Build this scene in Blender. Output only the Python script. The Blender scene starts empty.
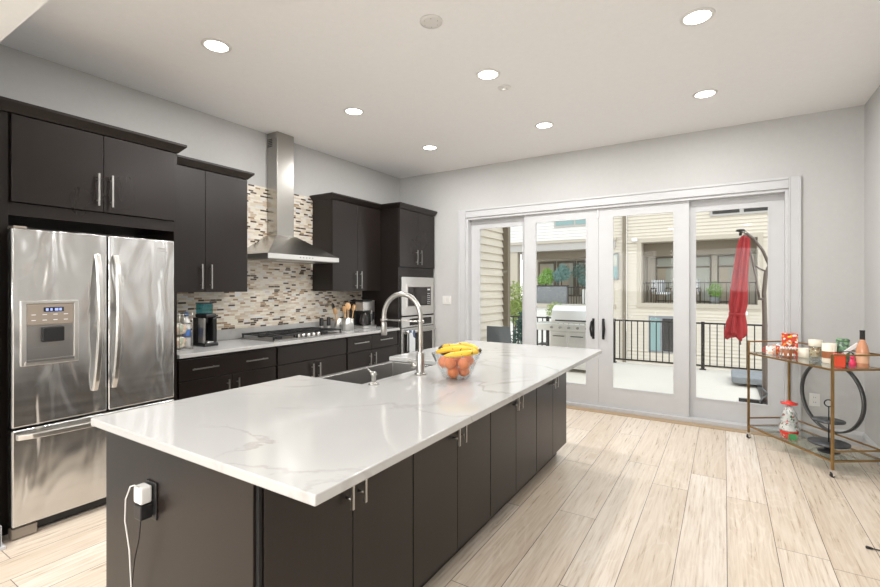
import bpy, bmesh, math, random
from mathutils import Vector, Matrix
random.seed(7)
sc = bpy.context.scene
COL = sc.collection
PI = math.pi

# ------------------------------------------------------------ camera
cam_d = bpy.data.cameras.new('camera')
cam = bpy.data.objects.new('camera', cam_d); COL.objects.link(cam)
cam.location = (0, 0, 1.42)
cam.rotation_euler = (PI/2, 0, math.atan(284.4/455.0))
cam_d.sensor_width = 36.0
cam_d.lens = 455.0/880.0*36.0
cam_d.shift_y = -5.8/880.0
cam_d.clip_end = 300
sc.camera = cam

# ------------------------------------------------------------ world, lights, exposure
w = bpy.data.worlds.new('sky'); sc.world = w; w.use_nodes = True
nt = w.node_tree; nt.nodes.clear()
wo = nt.nodes.new('ShaderNodeOutputWorld'); bg = nt.nodes.new('ShaderNodeBackground')
ramp = nt.nodes.new('ShaderNodeValToRGB'); tc = nt.nodes.new('ShaderNodeTexCoord'); sp = nt.nodes.new('ShaderNodeSeparateXYZ')
nt.links.new(tc.outputs['Generated'], sp.inputs[0]); nt.links.new(sp.outputs['Z'], ramp.inputs[0])
nt.links.new(ramp.outputs[0], bg.inputs[0]); nt.links.new(bg.outputs[0], wo.inputs[0])
ramp.color_ramp.elements[0].color = (1.0, 0.975, 0.94, 1); ramp.color_ramp.elements[0].position = 0.0
ramp.color_ramp.elements[1].color = (0.86, 0.93, 1.0, 1); ramp.color_ramp.elements[1].position = 0.8
bg.inputs[1].default_value = 1.55

sun_d = bpy.data.lights.new('sun', 'SUN'); sun = bpy.data.objects.new('sun', sun_d); COL.objects.link(sun)
sun_d.energy = 0.35; sun_d.angle = math.radians(12); sun_d.color = (1.0, 0.95, 0.87)
sun.rotation_euler = (math.radians(30), math.radians(28), 0); sun.location = (0, 3, 12)

def area(name, loc, rot, sx, sy, power, col=(1, 1, 1), shape='RECTANGLE'):
    d = bpy.data.lights.new(name, 'AREA'); d.shape = shape; d.size = sx
    if shape in ('RECTANGLE', 'ELLIPSE'): d.size_y = sy
    d.energy = power; d.color = col
    o = bpy.data.objects.new(name, d); COL.objects.link(o); o.location = loc; o.rotation_euler = rot
    return o
# fill lamps added at the unseen rear windows, standing in for daylight
area('rear_window_fill', (-2.70, -3.42, 1.90), (PI/2, 0, 0), 2.1, 1.15, 50, (1.0, 0.99, 0.97))
area('rear_window_fill', (-0.25, -3.42, 1.90), (PI/2, 0, 0), 2.1, 1.15, 50, (1.0, 0.99, 0.97))

vs = sc.view_settings
vs.view_transform = 'Standard'; vs.look = 'None'; vs.gamma = 1; vs.use_curve_mapping = False
vs.exposure = 0.30
sc.cycles.transparent_max_bounces = 32

# ------------------------------------------------------------ node helpers
def mat(name, color, rough=0.5, metal=0.0, **k):
    m = bpy.data.materials.new(name); m.use_nodes = True
    b = m.node_tree.nodes['Principled BSDF']
    b.inputs['Base Color'].default_value = (*color, 1)
    b.inputs['Roughness'].default_value = rough; b.inputs['Metallic'].default_value = metal
    for kk, v in k.items():
        b.inputs[kk.replace('_', ' ')].default_value = v
    return m
def N(m, t): return m.node_tree.nodes.new(t)
def L(m, a, b): m.node_tree.links.new(a, b)
def P(m): return m.node_tree.nodes['Principled BSDF']
def mapping(m, scale=(1, 1, 1), loc=(0, 0, 0), rot=(0, 0, 0), src='Object'):
    t = N(m, 'ShaderNodeTexCoord'); mp = N(m, 'ShaderNodeMapping')
    mp.inputs['Scale'].default_value = scale; mp.inputs['Location'].default_value = loc; mp.inputs['Rotation'].default_value = rot
    L(m, t.outputs[src], mp.inputs[0]); return mp.outputs[0]
def noise(m, vec, scale, detail=4, rough=0.5, dist=0):
    n = N(m, 'ShaderNodeTexNoise'); n.inputs['Scale'].default_value = scale; n.inputs['Detail'].default_value = detail
    n.inputs['Roughness'].default_value = rough; n.inputs['Distortion'].default_value = dist
    L(m, vec, n.inputs['Vector']); return n.outputs['Fac']
def cramp(m, fac, stops, const=False):
    r = N(m, 'ShaderNodeValToRGB'); cr = r.color_ramp
    if const: cr.interpolation = 'CONSTANT'
    while len(cr.elements) < len(stops): cr.elements.new(0.5)
    for e, (p, c) in zip(cr.elements, stops):
        e.position = p; e.color = (*c, 1) if len(c) == 3 else c
    L(m, fac, r.inputs[0]); return r.outputs[0]
def mixc(m, fac, a, b, mode='MIX'):
    n = N(m, 'ShaderNodeMix'); n.data_type = 'RGBA'; n.blend_type = mode
    if isinstance(fac, (int, float)): n.inputs[0].default_value = fac
    else: L(m, fac, n.inputs[0])
    for v, i in ((a, 6), (b, 7)):
        if isinstance(v, tuple): n.inputs[i].default_value = (*v, 1)
        else: L(m, v, n.inputs[i])
    return n.outputs[2]
def bump(m, h, strength=0.1, dist=0.01):
    b = N(m, 'ShaderNodeBump'); b.inputs['Strength'].default_value = strength; b.inputs['Distance'].default_value = dist
    L(m, h, b.inputs['Height']); L(m, b.outputs[0], P(m).inputs['Normal'])
def varied(name, c1, c2, scale, rough, metal=0, stretch=(1, 1, 1), bstr=0, detail=4):
    m = mat(name, c1, rough, metal); v = mapping(m, stretch)
    n = noise(m, v, scale, detail)
    L(m, cramp(m, n, [(0.3, c1), (0.7, c2)]), P(m).inputs['Base Color'])
    if bstr: bump(m, n, bstr, 0.004)
    return m
def glass_mat(name, tint=(1, 1, 1), refl=1.0, rough=0.0, base=0.03, ior=1.45):
    m = bpy.data.materials.new(name); m.use_nodes = True; t = m.node_tree
    t.nodes.remove(t.nodes['Principled BSDF']); out = t.nodes['Material Output']
    tr = t.nodes.new('ShaderNodeBsdfTransparent'); tr.inputs[0].default_value = (*tint, 1)
    gl = t.nodes.new('ShaderNodeBsdfGlossy'); gl.inputs['Roughness'].default_value = rough
    lw = t.nodes.new('ShaderNodeFresnel'); lw.inputs[0].default_value = ior
    ma = t.nodes.new('ShaderNodeMath'); ma.operation = 'MULTIPLY_ADD'; ma.inputs[1].default_value = refl; ma.inputs[2].default_value = base
    ma.use_clamp = True
    mx = t.nodes.new('ShaderNodeMixShader')
    ge = t.nodes.new('ShaderNodeNewGeometry'); bf = t.nodes.new('ShaderNodeMath'); bf.operation = 'SUBTRACT'; bf.inputs[0].default_value = 1.0
    fm = t.nodes.new('ShaderNodeMath'); fm.operation = 'MULTIPLY'; t.links.new(ge.outputs['Backfacing'], bf.inputs[1])
    t.links.new(lw.outputs[0], fm.inputs[0]); t.links.new(bf.outputs[0], fm.inputs[1]); t.links.new(fm.outputs[0], ma.inputs[0]); t.links.new(ma.outputs[0], mx.inputs[0])
    t.links.new(tr.outputs[0], mx.inputs[1]); t.links.new(gl.outputs[0], mx.inputs[2]); t.links.new(mx.outputs[0], out.inputs[0])
    return m

# ------------------------------------------------------------ materials
M = {}
M['wall'] = varied('grey_wall_paint', (0.50, 0.497, 0.487), (0.515, 0.512, 0.502), 30, 0.85, bstr=0.03)
M['ceiling'] = varied('ceiling_paint', (0.83, 0.83, 0.835), (0.85, 0.85, 0.855), 30, 0.9)
M['soffit'] = varied('soffit_paint', (0.83, 0.83, 0.82), (0.85, 0.85, 0.84), 30, 0.9)
M['trim'] = varied('white_trim_paint', (0.52, 0.522, 0.53), (0.54, 0.542, 0.55), 8, 0.4)
M['plastic_white'] = mat('white_plastic', (0.70, 0.69, 0.67), 0.4)
M['black'] = mat('black_plastic', (0.012, 0.012, 0.013), 0.35)
M['blackmetal'] = mat('black_metal', (0.02, 0.02, 0.021), 0.45, 0.6)
M['castiron'] = varied('cast_iron', (0.025, 0.026, 0.028), (0.04, 0.04, 0.043), 60, 0.5, 0.3)
M['nickel'] = mat('brushed_nickel', (0.46, 0.45, 0.43), 0.32, 1.0)
M['chrome'] = mat('chrome', (0.8, 0.8, 0.8), 0.08, 1.0)
M['gold'] = varied('antique_gold_metal', (0.34, 0.21, 0.085), (0.42, 0.27, 0.12), 12, 0.35, 1.0)
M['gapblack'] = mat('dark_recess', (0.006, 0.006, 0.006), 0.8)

# espresso cabinet wood
m = mat('espresso_cabinet', (0.04, 0.03, 0.027), 0.33); v = mapping(m, (9, 9, 0.8))
n1 = noise(m, v, 6, 6, 0.6, 0.3); n2 = noise(m, mapping(m, (1, 1, 1)), 2.2, 2)
c = cramp(m, n1, [(0.25, (0.0105, 0.0070, 0.0058)), (0.75, (0.0160, 0.0108, 0.0090))])
L(m, mixc(m, n2, c, (0.0135, 0.0102, 0.0088)), P(m).inputs['Base Color'])
L(m, cramp(m, n2, [(0.3, (0.27,)*3), (0.7, (0.33,)*3)]), P(m).inputs['Roughness'])
P(m).inputs['Specular IOR Level'].default_value = 0.38
M['cab'] = m
# stainless steel
def steel(name, base, rough, wav, stretch):
    m = mat(name, base, rough, 1.0)
    n = noise(m, mapping(m, stretch), 1.0, 2, 0.5, 0.6)
    n3 = noise(m, mapping(m, (1, 1, 40)), 1.0, 2)
    L(m, cramp(m, n3, [(0.3, (rough-0.015,)*3), (0.7, (rough+0.015,)*3)]), P(m).inputs['Roughness'])
    P(m).inputs['Anisotropic'].default_value = 0.8; P(m).inputs['Anisotropic Rotation'].default_value = 0.25
    tg = N(m, 'ShaderNodeTangent'); tg.direction_type = 'RADIAL'; tg.axis = 'Z'
    L(m, tg.outputs[0], P(m).inputs['Tangent'])
    bump(m, n, wav, 0.05)
    return m
M['steel'] = steel('brushed_stainless', (0.72, 0.72, 0.715), 0.23, 0.8, (3.5, 4.6, 1.5))
M['steel_hood'] = mat('hood_stainless', (0.42, 0.405, 0.38), 0.27, 1.0)
M['steel_sink'] = mat('sink_stainless', (0.36, 0.35, 0.34), 0.35, 1.0)
M['steel_light'] = mat('satin_steel', (0.72, 0.71, 0.69), 0.3, 1.0)
M['tan_plastic'] = mat('taupe_plastic', (0.26, 0.22, 0.18), 0.4)
M['darkglass'] = mat('dark_oven_glass', (0.02, 0.017, 0.016), 0.08)
# quartz
m = mat('white_quartz', (0.7, 0.7, 0.69), 0.09)
v = mapping(m, (1, 1, 1))
d1 = noise(m, v, 1.6, 5, 0.6); wv = N(m, 'ShaderNodeTexNoise'); wv.inputs['Scale'].default_value = 0.85
wv.inputs['Detail'].default_value = 6; wv.inputs['Distortion'].default_value = 1.6; L(m, v, wv.inputs['Vector'])
vein = cramp(m, wv.outputs['Fac'], [(0.482, (0, 0, 0)), (0.497, (1, 1, 1)), (0.503, (1, 1, 1)), (0.512, (0, 0, 0))])
mk = cramp(m, d1, [(0.42, (0, 0, 0)), (0.62, (1, 1, 1))])
vm = mixc(m, 1.0, vein, mk, 'MULTIPLY')
cl = cramp(m, noise(m, v, 0.9, 3), [(0.3, (0.44, 0.438, 0.43)), (0.7, (0.49, 0.488, 0.48))])
L(m, mixc(m, vm, cl, (0.36, 0.35, 0.335)), P(m).inputs['Base Color'])
M['quartz'] = m
# wood plank floor
m = mat('light_oak_planks', (0.5, 0.4, 0.3), 0.38)
so = N(m, 'ShaderNodeSeparateXYZ'); L(m, mapping(m, (1, 1, 1)), so.inputs[0])
def mth(op, a, b=None):
    n = N(m, 'ShaderNodeMath'); n.operation = op
    for k, v_ in enumerate((a, b)):
        if v_ is None: continue
        if isinstance(v_, (int, float)): n.inputs[k].default_value = v_
        else: L(m, v_, n.inputs[k])
    return n.outputs[0]
across = mth('ADD', so.outputs['X'], 20*0.2275-0.012)
row = mth('FLOOR', mth('DIVIDE', across, 0.2275))
wn = N(m, 'ShaderNodeTexWhiteNoise'); wn.noise_dimensions = '1D'; L(m, row, wn.inputs['W'])
along = mth('ADD', so.outputs['Y'], mth('MULTIPLY', wn.outputs['Value'], 1.83))
cv = N(m, 'ShaderNodeCombineXYZ'); L(m, along, cv.inputs[0]); L(m, across, cv.inputs[1])
bt = N(m, 'ShaderNodeTexBrick'); L(m, cv.outputs[0], bt.inputs['Vector'])
bt.inputs['Scale'].default_value = 1.0; bt.inputs['Brick Width'].default_value = 1.83; bt.inputs['Row Height'].default_value = 0.2275
bt.inputs['Mortar Size'].default_value = 0.0017; bt.inputs['Mortar Smooth'].default_value = 0.0; bt.offset = 0.0; bt.offset_frequency = 2
bt.squash = 1.0
bt.inputs['Color1'].default_value = (0, 0, 0, 1); bt.inputs['Color2'].default_value = (1, 1, 1, 1); bt.inputs['Mortar'].default_value = (0.5, 0.5, 0.5, 1)
sepc = N(m, 'ShaderNodeSeparateColor'); L(m, bt.outputs['Color'], sepc.inputs[0])
cmb = N(m, 'ShaderNodeCombineXYZ'); mm = N(m, 'ShaderNodeMath'); mm.operation = 'MULTIPLY'; mm.inputs[1].default_value = 37.0
L(m, sepc.outputs[0], mm.inputs[0]); L(m, mm.outputs[0], cmb.inputs[0]); L(m, mm.outputs[0], cmb.inputs[1]); L(m, mm.outputs[0], cmb.inputs[2])
va = N(m, 'ShaderNodeVectorMath'); va.operation = 'ADD'; L(m, mapping(m, (1, 1, 1)), va.inputs[0]); L(m, cmb.outputs[0], va.inputs[1])
def smap(scale):
    mp = N(m, 'ShaderNodeMapping'); mp.inputs['Scale'].default_value = scale; L(m, va.outputs[0], mp.inputs[0]); return mp.outputs[0]
fine = noise(m, smap((70, 3.0, 1)), 1.0, 6, 0.65, 0.2)
wave = N(m, 'ShaderNodeTexNoise'); wave.inputs['Scale'].default_value = 1; wave.inputs['Detail'].default_value = 2; wave.inputs['Distortion'].default_value = 0.8
L(m, smap((6, 1.0, 1)), wave.inputs['Vector'])
rg = N(m, 'ShaderNodeMath'); rg.operation = 'MULTIPLY'; rg.inputs[1].default_value = 60; L(m, wave.outputs['Fac'], rg.inputs[0])
sn = N(m, 'ShaderNodeMath'); sn.operation = 'SINE'; L(m, rg.outputs[0], sn.inputs[0])
ring = cramp(m, sn.outputs[0], [(0.60, (0, 0, 0)), (1.0, (1, 1, 1))])
blot = noise(m, smap((3, 0.8, 1)), 1.0, 3)
tone = cramp(m, sepc.outputs[0], [(0.0, (0.64, 0.545, 0.445)), (0.5, (0.71, 0.62, 0.52)), (1.0, (0.76, 0.685, 0.60))])
g = mixc(m, cramp(m, fine, [(0.34, (0.62,)*3), (0.58, (0,)*3)]), tone, (0.42, 0.31, 0.21))
g2 = mixc(m, mixc(m, 1.0, ring, (0.20, 0.20, 0.20), 'MULTIPLY'), g, (0.88, 0.83, 0.74))
g3 = mixc(m, cramp(m, blot, [(0.35, (0.35,)*3), (0.65, (0,)*3)]), g2, (0.50, 0.39, 0.28))
g4 = mixc(m, bt.outputs['Fac'], g3, (0.10, 0.07, 0.05))
L(m, g4, P(m).inputs['Base Color'])
L(m, cramp(m, fine, [(0.3, (0.25,)*3), (0.7, (0.38,)*3)]), P(m).inputs['Roughness'])
bump(m, fine, 0.06, 0.002)
M['floor'] = m
M['oak_strip'] = varied('oak_strip', (0.36, 0.25, 0.14), (0.44, 0.32, 0.20), 20, 0.45, stretch=(1, 8, 8))
# mosaic tile
m = mat('glass_stone_mosaic', (0.6, 0.5, 0.4), 0.22)
v = mapping(m, (1, 1, 1), rot=(0, 0, 0))
sx = N(m, 'ShaderNodeSeparateXYZ'); L(m, v, sx.inputs[0]); cx = N(m, 'ShaderNodeCombineXYZ'); L(m, sx.outputs['Y'], cx.inputs[0]); L(m, sx.outputs['Z'], cx.inputs[1])
bt = N(m, 'ShaderNodeTexBrick'); L(m, cx.outputs[0], bt.inputs['Vector'])
bt.inputs['Scale'].default_value = 1; bt.inputs['Brick Width'].default_value = 0.058; bt.inputs['Row Height'].default_value = 0.0185
bt.inputs['Mortar Size'].default_value = 0.0012; bt.offset = 0.37; bt.offset_frequency = 3; bt.squash = 1.25; bt.squash_frequency = 2
bt.inputs['Color1'].default_value = (0, 0, 0, 1); bt.inputs['Color2'].default_value = (1, 1, 1, 1); bt.inputs['Mortar'].default_value = (0.5,)*3+(1,)
s2 = N(m, 'ShaderNodeSeparateColor'); L(m, bt.outputs['Color'], s2.inputs[0])
cc = cramp(m, s2.outputs[0], [(0.0, (0.085, 0.055, 0.035)), (0.14, (0.70, 0.62, 0.50)), (0.36, (0.36, 0.24, 0.14)), (0.43, (0.78, 0.73, 0.65)),
      (0.62, (0.58, 0.46, 0.34)), (0.70, (0.80, 0.74, 0.63)), (0.84, (0.62, 0.52, 0.43)), (0.92, (0.70, 0.70, 0.70))], True)
L(m, mixc(m, bt.outputs['Fac'], cc, (0.68, 0.64, 0.56)), P(m).inputs['Base Color'])
bump(m, bt.outputs['Fac'], -0.25, 0.002)
M['mosaic'] = m
M['glass'] = glass_mat('window_glass', (0.97, 0.985, 0.98), 1.0, 0.0, 0.0, 1.26)
M['shelfglass'] = glass_mat('shelf_glass', (0.90, 0.94, 0.93), 1.3, 0.0, 0.03)
M['clearglass'] = glass_mat('clear_glass', (0.95, 0.965, 0.965), 1.6, 0.02, 0.05)
M['lampglow'] = bpy.data.materials.new('lamp_diffuser'); M['lampglow'].use_nodes = True
b = P(M['lampglow']); b.inputs['Emission Color'].default_value = (1, 0.96, 0.9, 1); b.inputs['Emission Strength'].default_value = 9.0
M['hoodglow'] = mat('hood_lamp_lens', (0.8, 0.8, 0.8), 0.4); P(M['hoodglow']).inputs['Emission Color'].default_value = (0.95, 0.97, 1, 1); P(M['hoodglow']).inputs['Emission Strength'].default_value = 2.0
# outdoors
M['siding_tan'] = varied('tan_lap_siding', (0.64, 0.58, 0.49), (0.67, 0.61, 0.52), 14, 0.6)
M['siding_cream'] = varied('cream_lap_siding', (0.60, 0.545, 0.465), (0.63, 0.575, 0.495), 6, 0.6)
M['siding_white'] = varied('white_lap_siding', (0.70, 0.69, 0.66), (0.73, 0.72, 0.69), 6, 0.6)
M['olive'] = mat('taupe_trim_board', (0.20, 0.165, 0.12), 0.6)
M['taupe'] = mat('light_taupe_trim', (0.46, 0.41, 0.34), 0.6)
M['greytrim'] = mat('grey_trim', (0.42, 0.40, 0.38), 0.6)
M['recess'] = mat('dark_olive_trim', (0.17, 0.14, 0.10), 0.7)  # dark olive of the balcony headers and window frames
M['deck'] = varied('pale_composite_deck', (0.64, 0.585, 0.515), (0.69, 0.635, 0.565), 5, 0.6, stretch=(1, 9, 1))
M['bronze'] = mat('bronze_mast', (0.15, 0.12, 0.10), 0.45, 0.2)
M['rail'] = mat('dark_bronze_rail', (0.03, 0.026, 0.024), 0.4, 0.4)
M['farglass'] = mat('pale_window_glass', (0.46, 0.47, 0.41), 0.15)  # pale tone holds the curtains and the reflections in the panes
M['tealglass'] = mat('teal_window_glass', (0.22, 0.34, 0.34), 0.1)
M['curtain'] = mat('cream_curtain', (0.52, 0.45, 0.35), 0.8)
M['redfab'] = varied('red_canopy_fabric', (0.31, 0.016, 0.020), (0.40, 0.028, 0.030), 9, 0.75)
M['greyweave'] = varied('grey_weave', (0.12, 0.13, 0.14), (0.15, 0.16, 0.17), 80, 0.7)
M['slab'] = varied('grey_stone_slab', (0.20, 0.215, 0.23), (0.26, 0.27, 0.28), 12, 0.7)
M['concrete'] = varied('pale_ground', (0.5, 0.48, 0.44), (0.55, 0.53, 0.49), 1, 0.8)
M['leaf_bright'] = varied('bright_green_leaves', (0.16, 0.34, 0.05), (0.30, 0.50, 0.12), 8, 0.6)
M['leaf_olive'] = varied('olive_leaves', (0.16, 0.24, 0.05), (0.32, 0.38, 0.10), 6, 0.6)
M['leaf_blue'] = varied('blue_green_leaves', (0.10, 0.22, 0.19), (0.30, 0.45, 0.43), 6, 0.6)
M['leaf_dark'] = varied('dark_green_leaves', (0.02, 0.06, 0.045), (0.05, 0.12, 0.09), 6, 0.6)
M['bark'] = mat('bark', (0.12, 0.08, 0.05), 0.8)
M['white_paint'] = mat('white_paint', (0.85, 0.85, 0.83), 0.5)
M['stripe'] = mat('striped_cushion', (0.8, 0.8, 0.8), 0.8)
m = M['stripe']; wv = N(m, 'ShaderNodeTexWave'); wv.inputs['Scale'].default_value = 4; L(m, mapping(m), wv.inputs['Vector'])
L(m, cramp(m, wv.outputs['Fac'], [(0.3, (0.1, 0.13, 0.17)), (0.45, (0.85, 0.85, 0.85))]), P(m).inputs['Base Color'])
# small things
M['orange'] = varied('orange_peel', (0.72, 0.18, 0.045), (0.78, 0.23, 0.065), 25, 0.45, bstr=0.2)
M['banana'] = varied('banana_skin', (0.78, 0.44, 0.025), (0.82, 0.52, 0.05), 9, 0.5)
m = M['banana']; n = noise(m, mapping(m), 38, 2)
src = P(m).inputs['Base Color'].links[0].from_socket
L(m, mixc(m, cramp(m, n, [(0.60, (0, 0, 0)), (0.66, (1, 1, 1))]), src, (0.25, 0.11, 0.02)), P(m).inputs['Base Color'])
M['avocado'] = varied('avocado_skin', (0.04, 0.035, 0.025), (0.08, 0.06, 0.04), 30, 0.5)
M['wood'] = varied('spoon_wood', (0.50, 0.28, 0.12), (0.62, 0.38, 0.19), 12, 0.6, stretch=(1, 1, 0.2))
M['red'] = mat('glossy_red', (0.70, 0.03, 0.02), 0.25)
M['redorange'] = mat('orange_red_glaze', (0.75, 0.07, 0.025), 0.25)
M['cream'] = mat('cream_glaze', (0.80, 0.74, 0.62), 0.3)
M['brown'] = mat('gingerbread_brown', (0.34, 0.12, 0.05), 0.4)
M['green'] = mat('green_label', (0.05, 0.28, 0.10), 0.4)
M['pink'] = mat('hot_pink', (0.80, 0.05, 0.14), 0.4)
M['rose'] = mat('rose_amber_liquid', (0.62, 0.30, 0.17), 0.12)
M['teal'] = glass_mat('teal_tank', (0.25, 0.62, 0.68), 0.6, 0.05, 0.06)
M['slate'] = varied('black_slate', (0.03, 0.032, 0.036), (0.055, 0.058, 0.063), 25, 0.35)
M['hoop'] = mat('dark_grey_metal_hoop', (0.10, 0.10, 0.10), 0.35, 0.7)
def mosaic_mat(name, stops, scale, rough=0.35):
    m = mat(name, (0.5,)*3, rough); vo = N(m, 'ShaderNodeTexVoronoi'); vo.inputs['Scale'].default_value = scale
    L(m, mapping(m), vo.inputs['Vector']); s = N(m, 'ShaderNodeSeparateColor'); L(m, vo.outputs['Color'], s.inputs[0])
    L(m, cramp(m, s.outputs[0], stops, True), P(m).inputs['Base Color']); return m
M['festive'] = mosaic_mat('red_festive_print', [(0, (0.68, 0.05, 0.02)), (0.55, (0.85, 0.35, 0.06)), (0.72, (0.12, 0.05, 0.02)), (0.85, (0.85, 0.80, 0.68))], 70)
M['festive_white'] = mosaic_mat('white_festive_print', [(0, (0.84, 0.80, 0.72)), (0.5, (0.72, 0.12, 0.08)), (0.68, (0.80, 0.50, 0.35)), (0.85, (0.85, 0.82, 0.76))], 75)
M['cookies'] = mosaic_mat('cookie_jar_fill', [(0, (0.80, 0.66, 0.42)), (0.5, (0.55, 0.30, 0.12)), (0.75, (0.85, 0.78, 0.62))], 60)
M['camo'] = mosaic_mat('green_mottled_print', [(0, (0.12, 0.24, 0.13)), (0.5, (0.22, 0.35, 0.20)), (0.8, (0.08, 0.12, 0.09))], 45)
M['bread'] = mosaic_mat('snack_bag_print', [(0, (0.72, 0.62, 0.50)), (0.5, (0.60, 0.42, 0.32)), (0.72, (0.80, 0.76, 0.68)), (0.9, (0.35, 0.40, 0.30))], 28)
M['candy'] = mosaic_mat('wrapped_candies', [(0, (0.82, 0.84, 0.84)), (0.45, (0.55, 0.60, 0.62)), (0.66, (0.62, 0.06, 0.06)), (0.72, (0.9, 0.9, 0.9)), (0.92, (0.08, 0.22, 0.10))], 75, 0.2)
M['towel'] = mosaic_mat('towel_print', [(0, (0.60, 0.63, 0.66)), (0.72, (0.05, 0.07, 0.13)), (0.86, (0.66, 0.67, 0.69))], 9, 0.8)

# ------------------------------------------------------------ mesh helpers
class B:
    def __init__(s): s.bm = bmesh.new()
    def box(s, x0, x1, y0, y1, z0, z1, rot=None, piv=None):
        vs = [s.bm.verts.new((x, y, z)) for x in (x0, x1) for y in (y0, y1) for z in (z0, z1)]
        for f in ((0, 1, 3, 2), (4, 6, 7, 5), (0, 4, 5, 1), (2, 3, 7, 6), (0, 2, 6, 4), (1, 5, 7, 3)):
            s.bm.faces.new([vs[i] for i in f])
        if rot is not None:
            bmesh.ops.rotate(s.bm, verts=vs, cent=piv or ((x0+x1)/2, (y0+y1)/2, (z0+z1)/2), matrix=rot)
        return s
    def rbox(s, x0, x1, y0, y1, z0, z1, r=0.01, seg=2):
        t = bmesh.new(); bmesh.ops.create_cube(t, size=1)
        bmesh.ops.scale(t, vec=(x1-x0, y1-y0, z1-z0), verts=t.verts)
        bmesh.ops.translate(t, vec=((x0+x1)/2, (y0+y1)/2, (z0+z1)/2), verts=t.verts)
        bmesh.ops.bevel(t, geom=t.edges[:], offset=r, segments=seg, affect='EDGES', profile=0.5)
        s.join(t); return s
    def join(s, t):
        me = bpy.data.meshes.new('tmp'); t.to_mesh(me); t.free(); s.bm.from_mesh(me); bpy.data.meshes.remove(me)
    def tube(s, pts, r, seg=10, closed=False, smooth=True, caps=True):
        pts = [Vector(p) for p in pts]; n = len(pts)
        rs = r if isinstance(r, (list, tuple)) else [r]*n
        rings = []; up = None
        for i, p in enumerate(pts):
            if closed: t = pts[(i+1) % n]-pts[i-1]
            else: t = pts[min(i+1, n-1)]-pts[max(i-1, 0)]
            if t.length < 1e-9: t = Vector((0, 0, 1))
            t.normalize()
            if up is None:
                up = Vector((0, 0, 1)) if abs(t.z) < 0.9 else Vector((1, 0, 0))
            a = t.cross(up); 
            if a.length < 1e-6: a = t.cross(Vector((0, 1, 0)))
            a.normalize(); b = a.cross(t).normalized(); up = b
            rings.append([s.bm.verts.new(p+(a*math.cos(q)+b*math.sin(q))*rs[i]) for q in [2*PI*k/seg for k in range(seg)]])
        m = n if closed else n-1
        for i in range(m):
            A, C = rings[i], rings[(i+1) % n]
            for k in range(seg):
                f = s.bm.faces.new((A[k], A[(k+1) % seg], C[(k+1) % seg], C[k])); f.smooth = smooth
        if not closed and caps:
            s.bm.faces.new(rings[0][::-1]); s.bm.faces.new(rings[-1])
        return s
    def cyl(s, a, b, r, seg=16): return s.tube([a, b], r, seg)
    def bar(s, a, b, w, h=None):   # square bar
        h = h or w; a, b = Vector(a), Vector(b); t = (b-a).normalized()
        u = Vector((0, 0, 1)) if abs(t.z) < 0.95 else Vector((0, 1, 0))
        x = t.cross(u).normalized(); y = x.cross(t)
        r = []
        for p in (a, b):
            r.append([s.bm.verts.new(p+x*i*w/2+y*j*h/2) for i, j in ((-1, -1), (1, -1), (1, 1), (-1, 1))])
        for k in range(4): s.bm.faces.new((r[0][k], r[0][(k+1) % 4], r[1][(k+1) % 4], r[1][k]))
        s.bm.faces.new(r[0][::-1]); s.bm.faces.new(r[1]); return s
    def lathe(s, prof, c=(0, 0, 0), seg=28, smooth=True, sx=1, sy=1):
        rings = []
        for r, z in prof:
            if r < 1e-6: rings.append([s.bm.verts.new((c[0], c[1], c[2]+z))])
            else: rings.append([s.bm.verts.new((c[0]+sx*r*math.cos(2*PI*k/seg), c[1]+sy*r*math.sin(2*PI*k/seg), c[2]+z)) for k in range(seg)])
        for A, C in zip(rings, rings[1:]):
            for k in range(seg):
                k2 = (k+1) % seg
                if len(A) == 1 and len(C) == 1: continue
                if len(A) == 1: f = s.bm.faces.new((A[0], C[k2], C[k]))
                elif len(C) == 1: f = s.bm.faces.new((A[k], A[k2], C[0]))
                else: f = s.bm.faces.new((A[k], A[k2], C[k2], C[k]))
                f.smooth = smooth
        return s
    def sphere(s, c, r, sx=1, sy=1, sz=1, u=14, v=9):
        prof = [(r*math.sin(PI*i/v), -r*math.cos(PI*i/v)*sz) for i in range(v+1)]
        prof[0] = (0, -r*sz); prof[-1] = (0, r*sz)
        return s.lathe(prof, c, u, True, sx, sy)
    def prism(s, poly, z0, z1):
        a = [s.bm.verts.new((x, y, z0)) for x, y in poly]; b = [s.bm.verts.new((x, y, z1)) for x, y in poly]
        s.bm.faces.new(a[::-1]); s.bm.faces.new(b); n = len(poly)
        for k in range(n): s.bm.faces.new((a[k], a[(k+1) % n], b[(k+1) % n], b[k]))
        return s
    def sweep(s, poly, axis, a0, a1):   # profile polygon extruded along X or Y
        def p(q, a): return (a, q[0], q[1]) if axis == 'X' else (q[0], a, q[1])
        a = [s.bm.verts.new(p(q, a0)) for q in poly]; b = [s.bm.verts.new(p(q, a1)) for q in poly]
        s.bm.faces.new(a[::-1]); s.bm.faces.new(b); n = len(poly)
        for k in range(n): s.bm.faces.new((a[k], a[(k+1) % n], b[(k+1) % n], b[k]))
        return s
    def quad(s, *p): s.bm.faces.new([s.bm.verts.new(q) for q in p]); return s
    def xform(s, mtx): bmesh.ops.transform(s.bm, matrix=mtx, verts=s.bm.verts); return s

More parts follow.
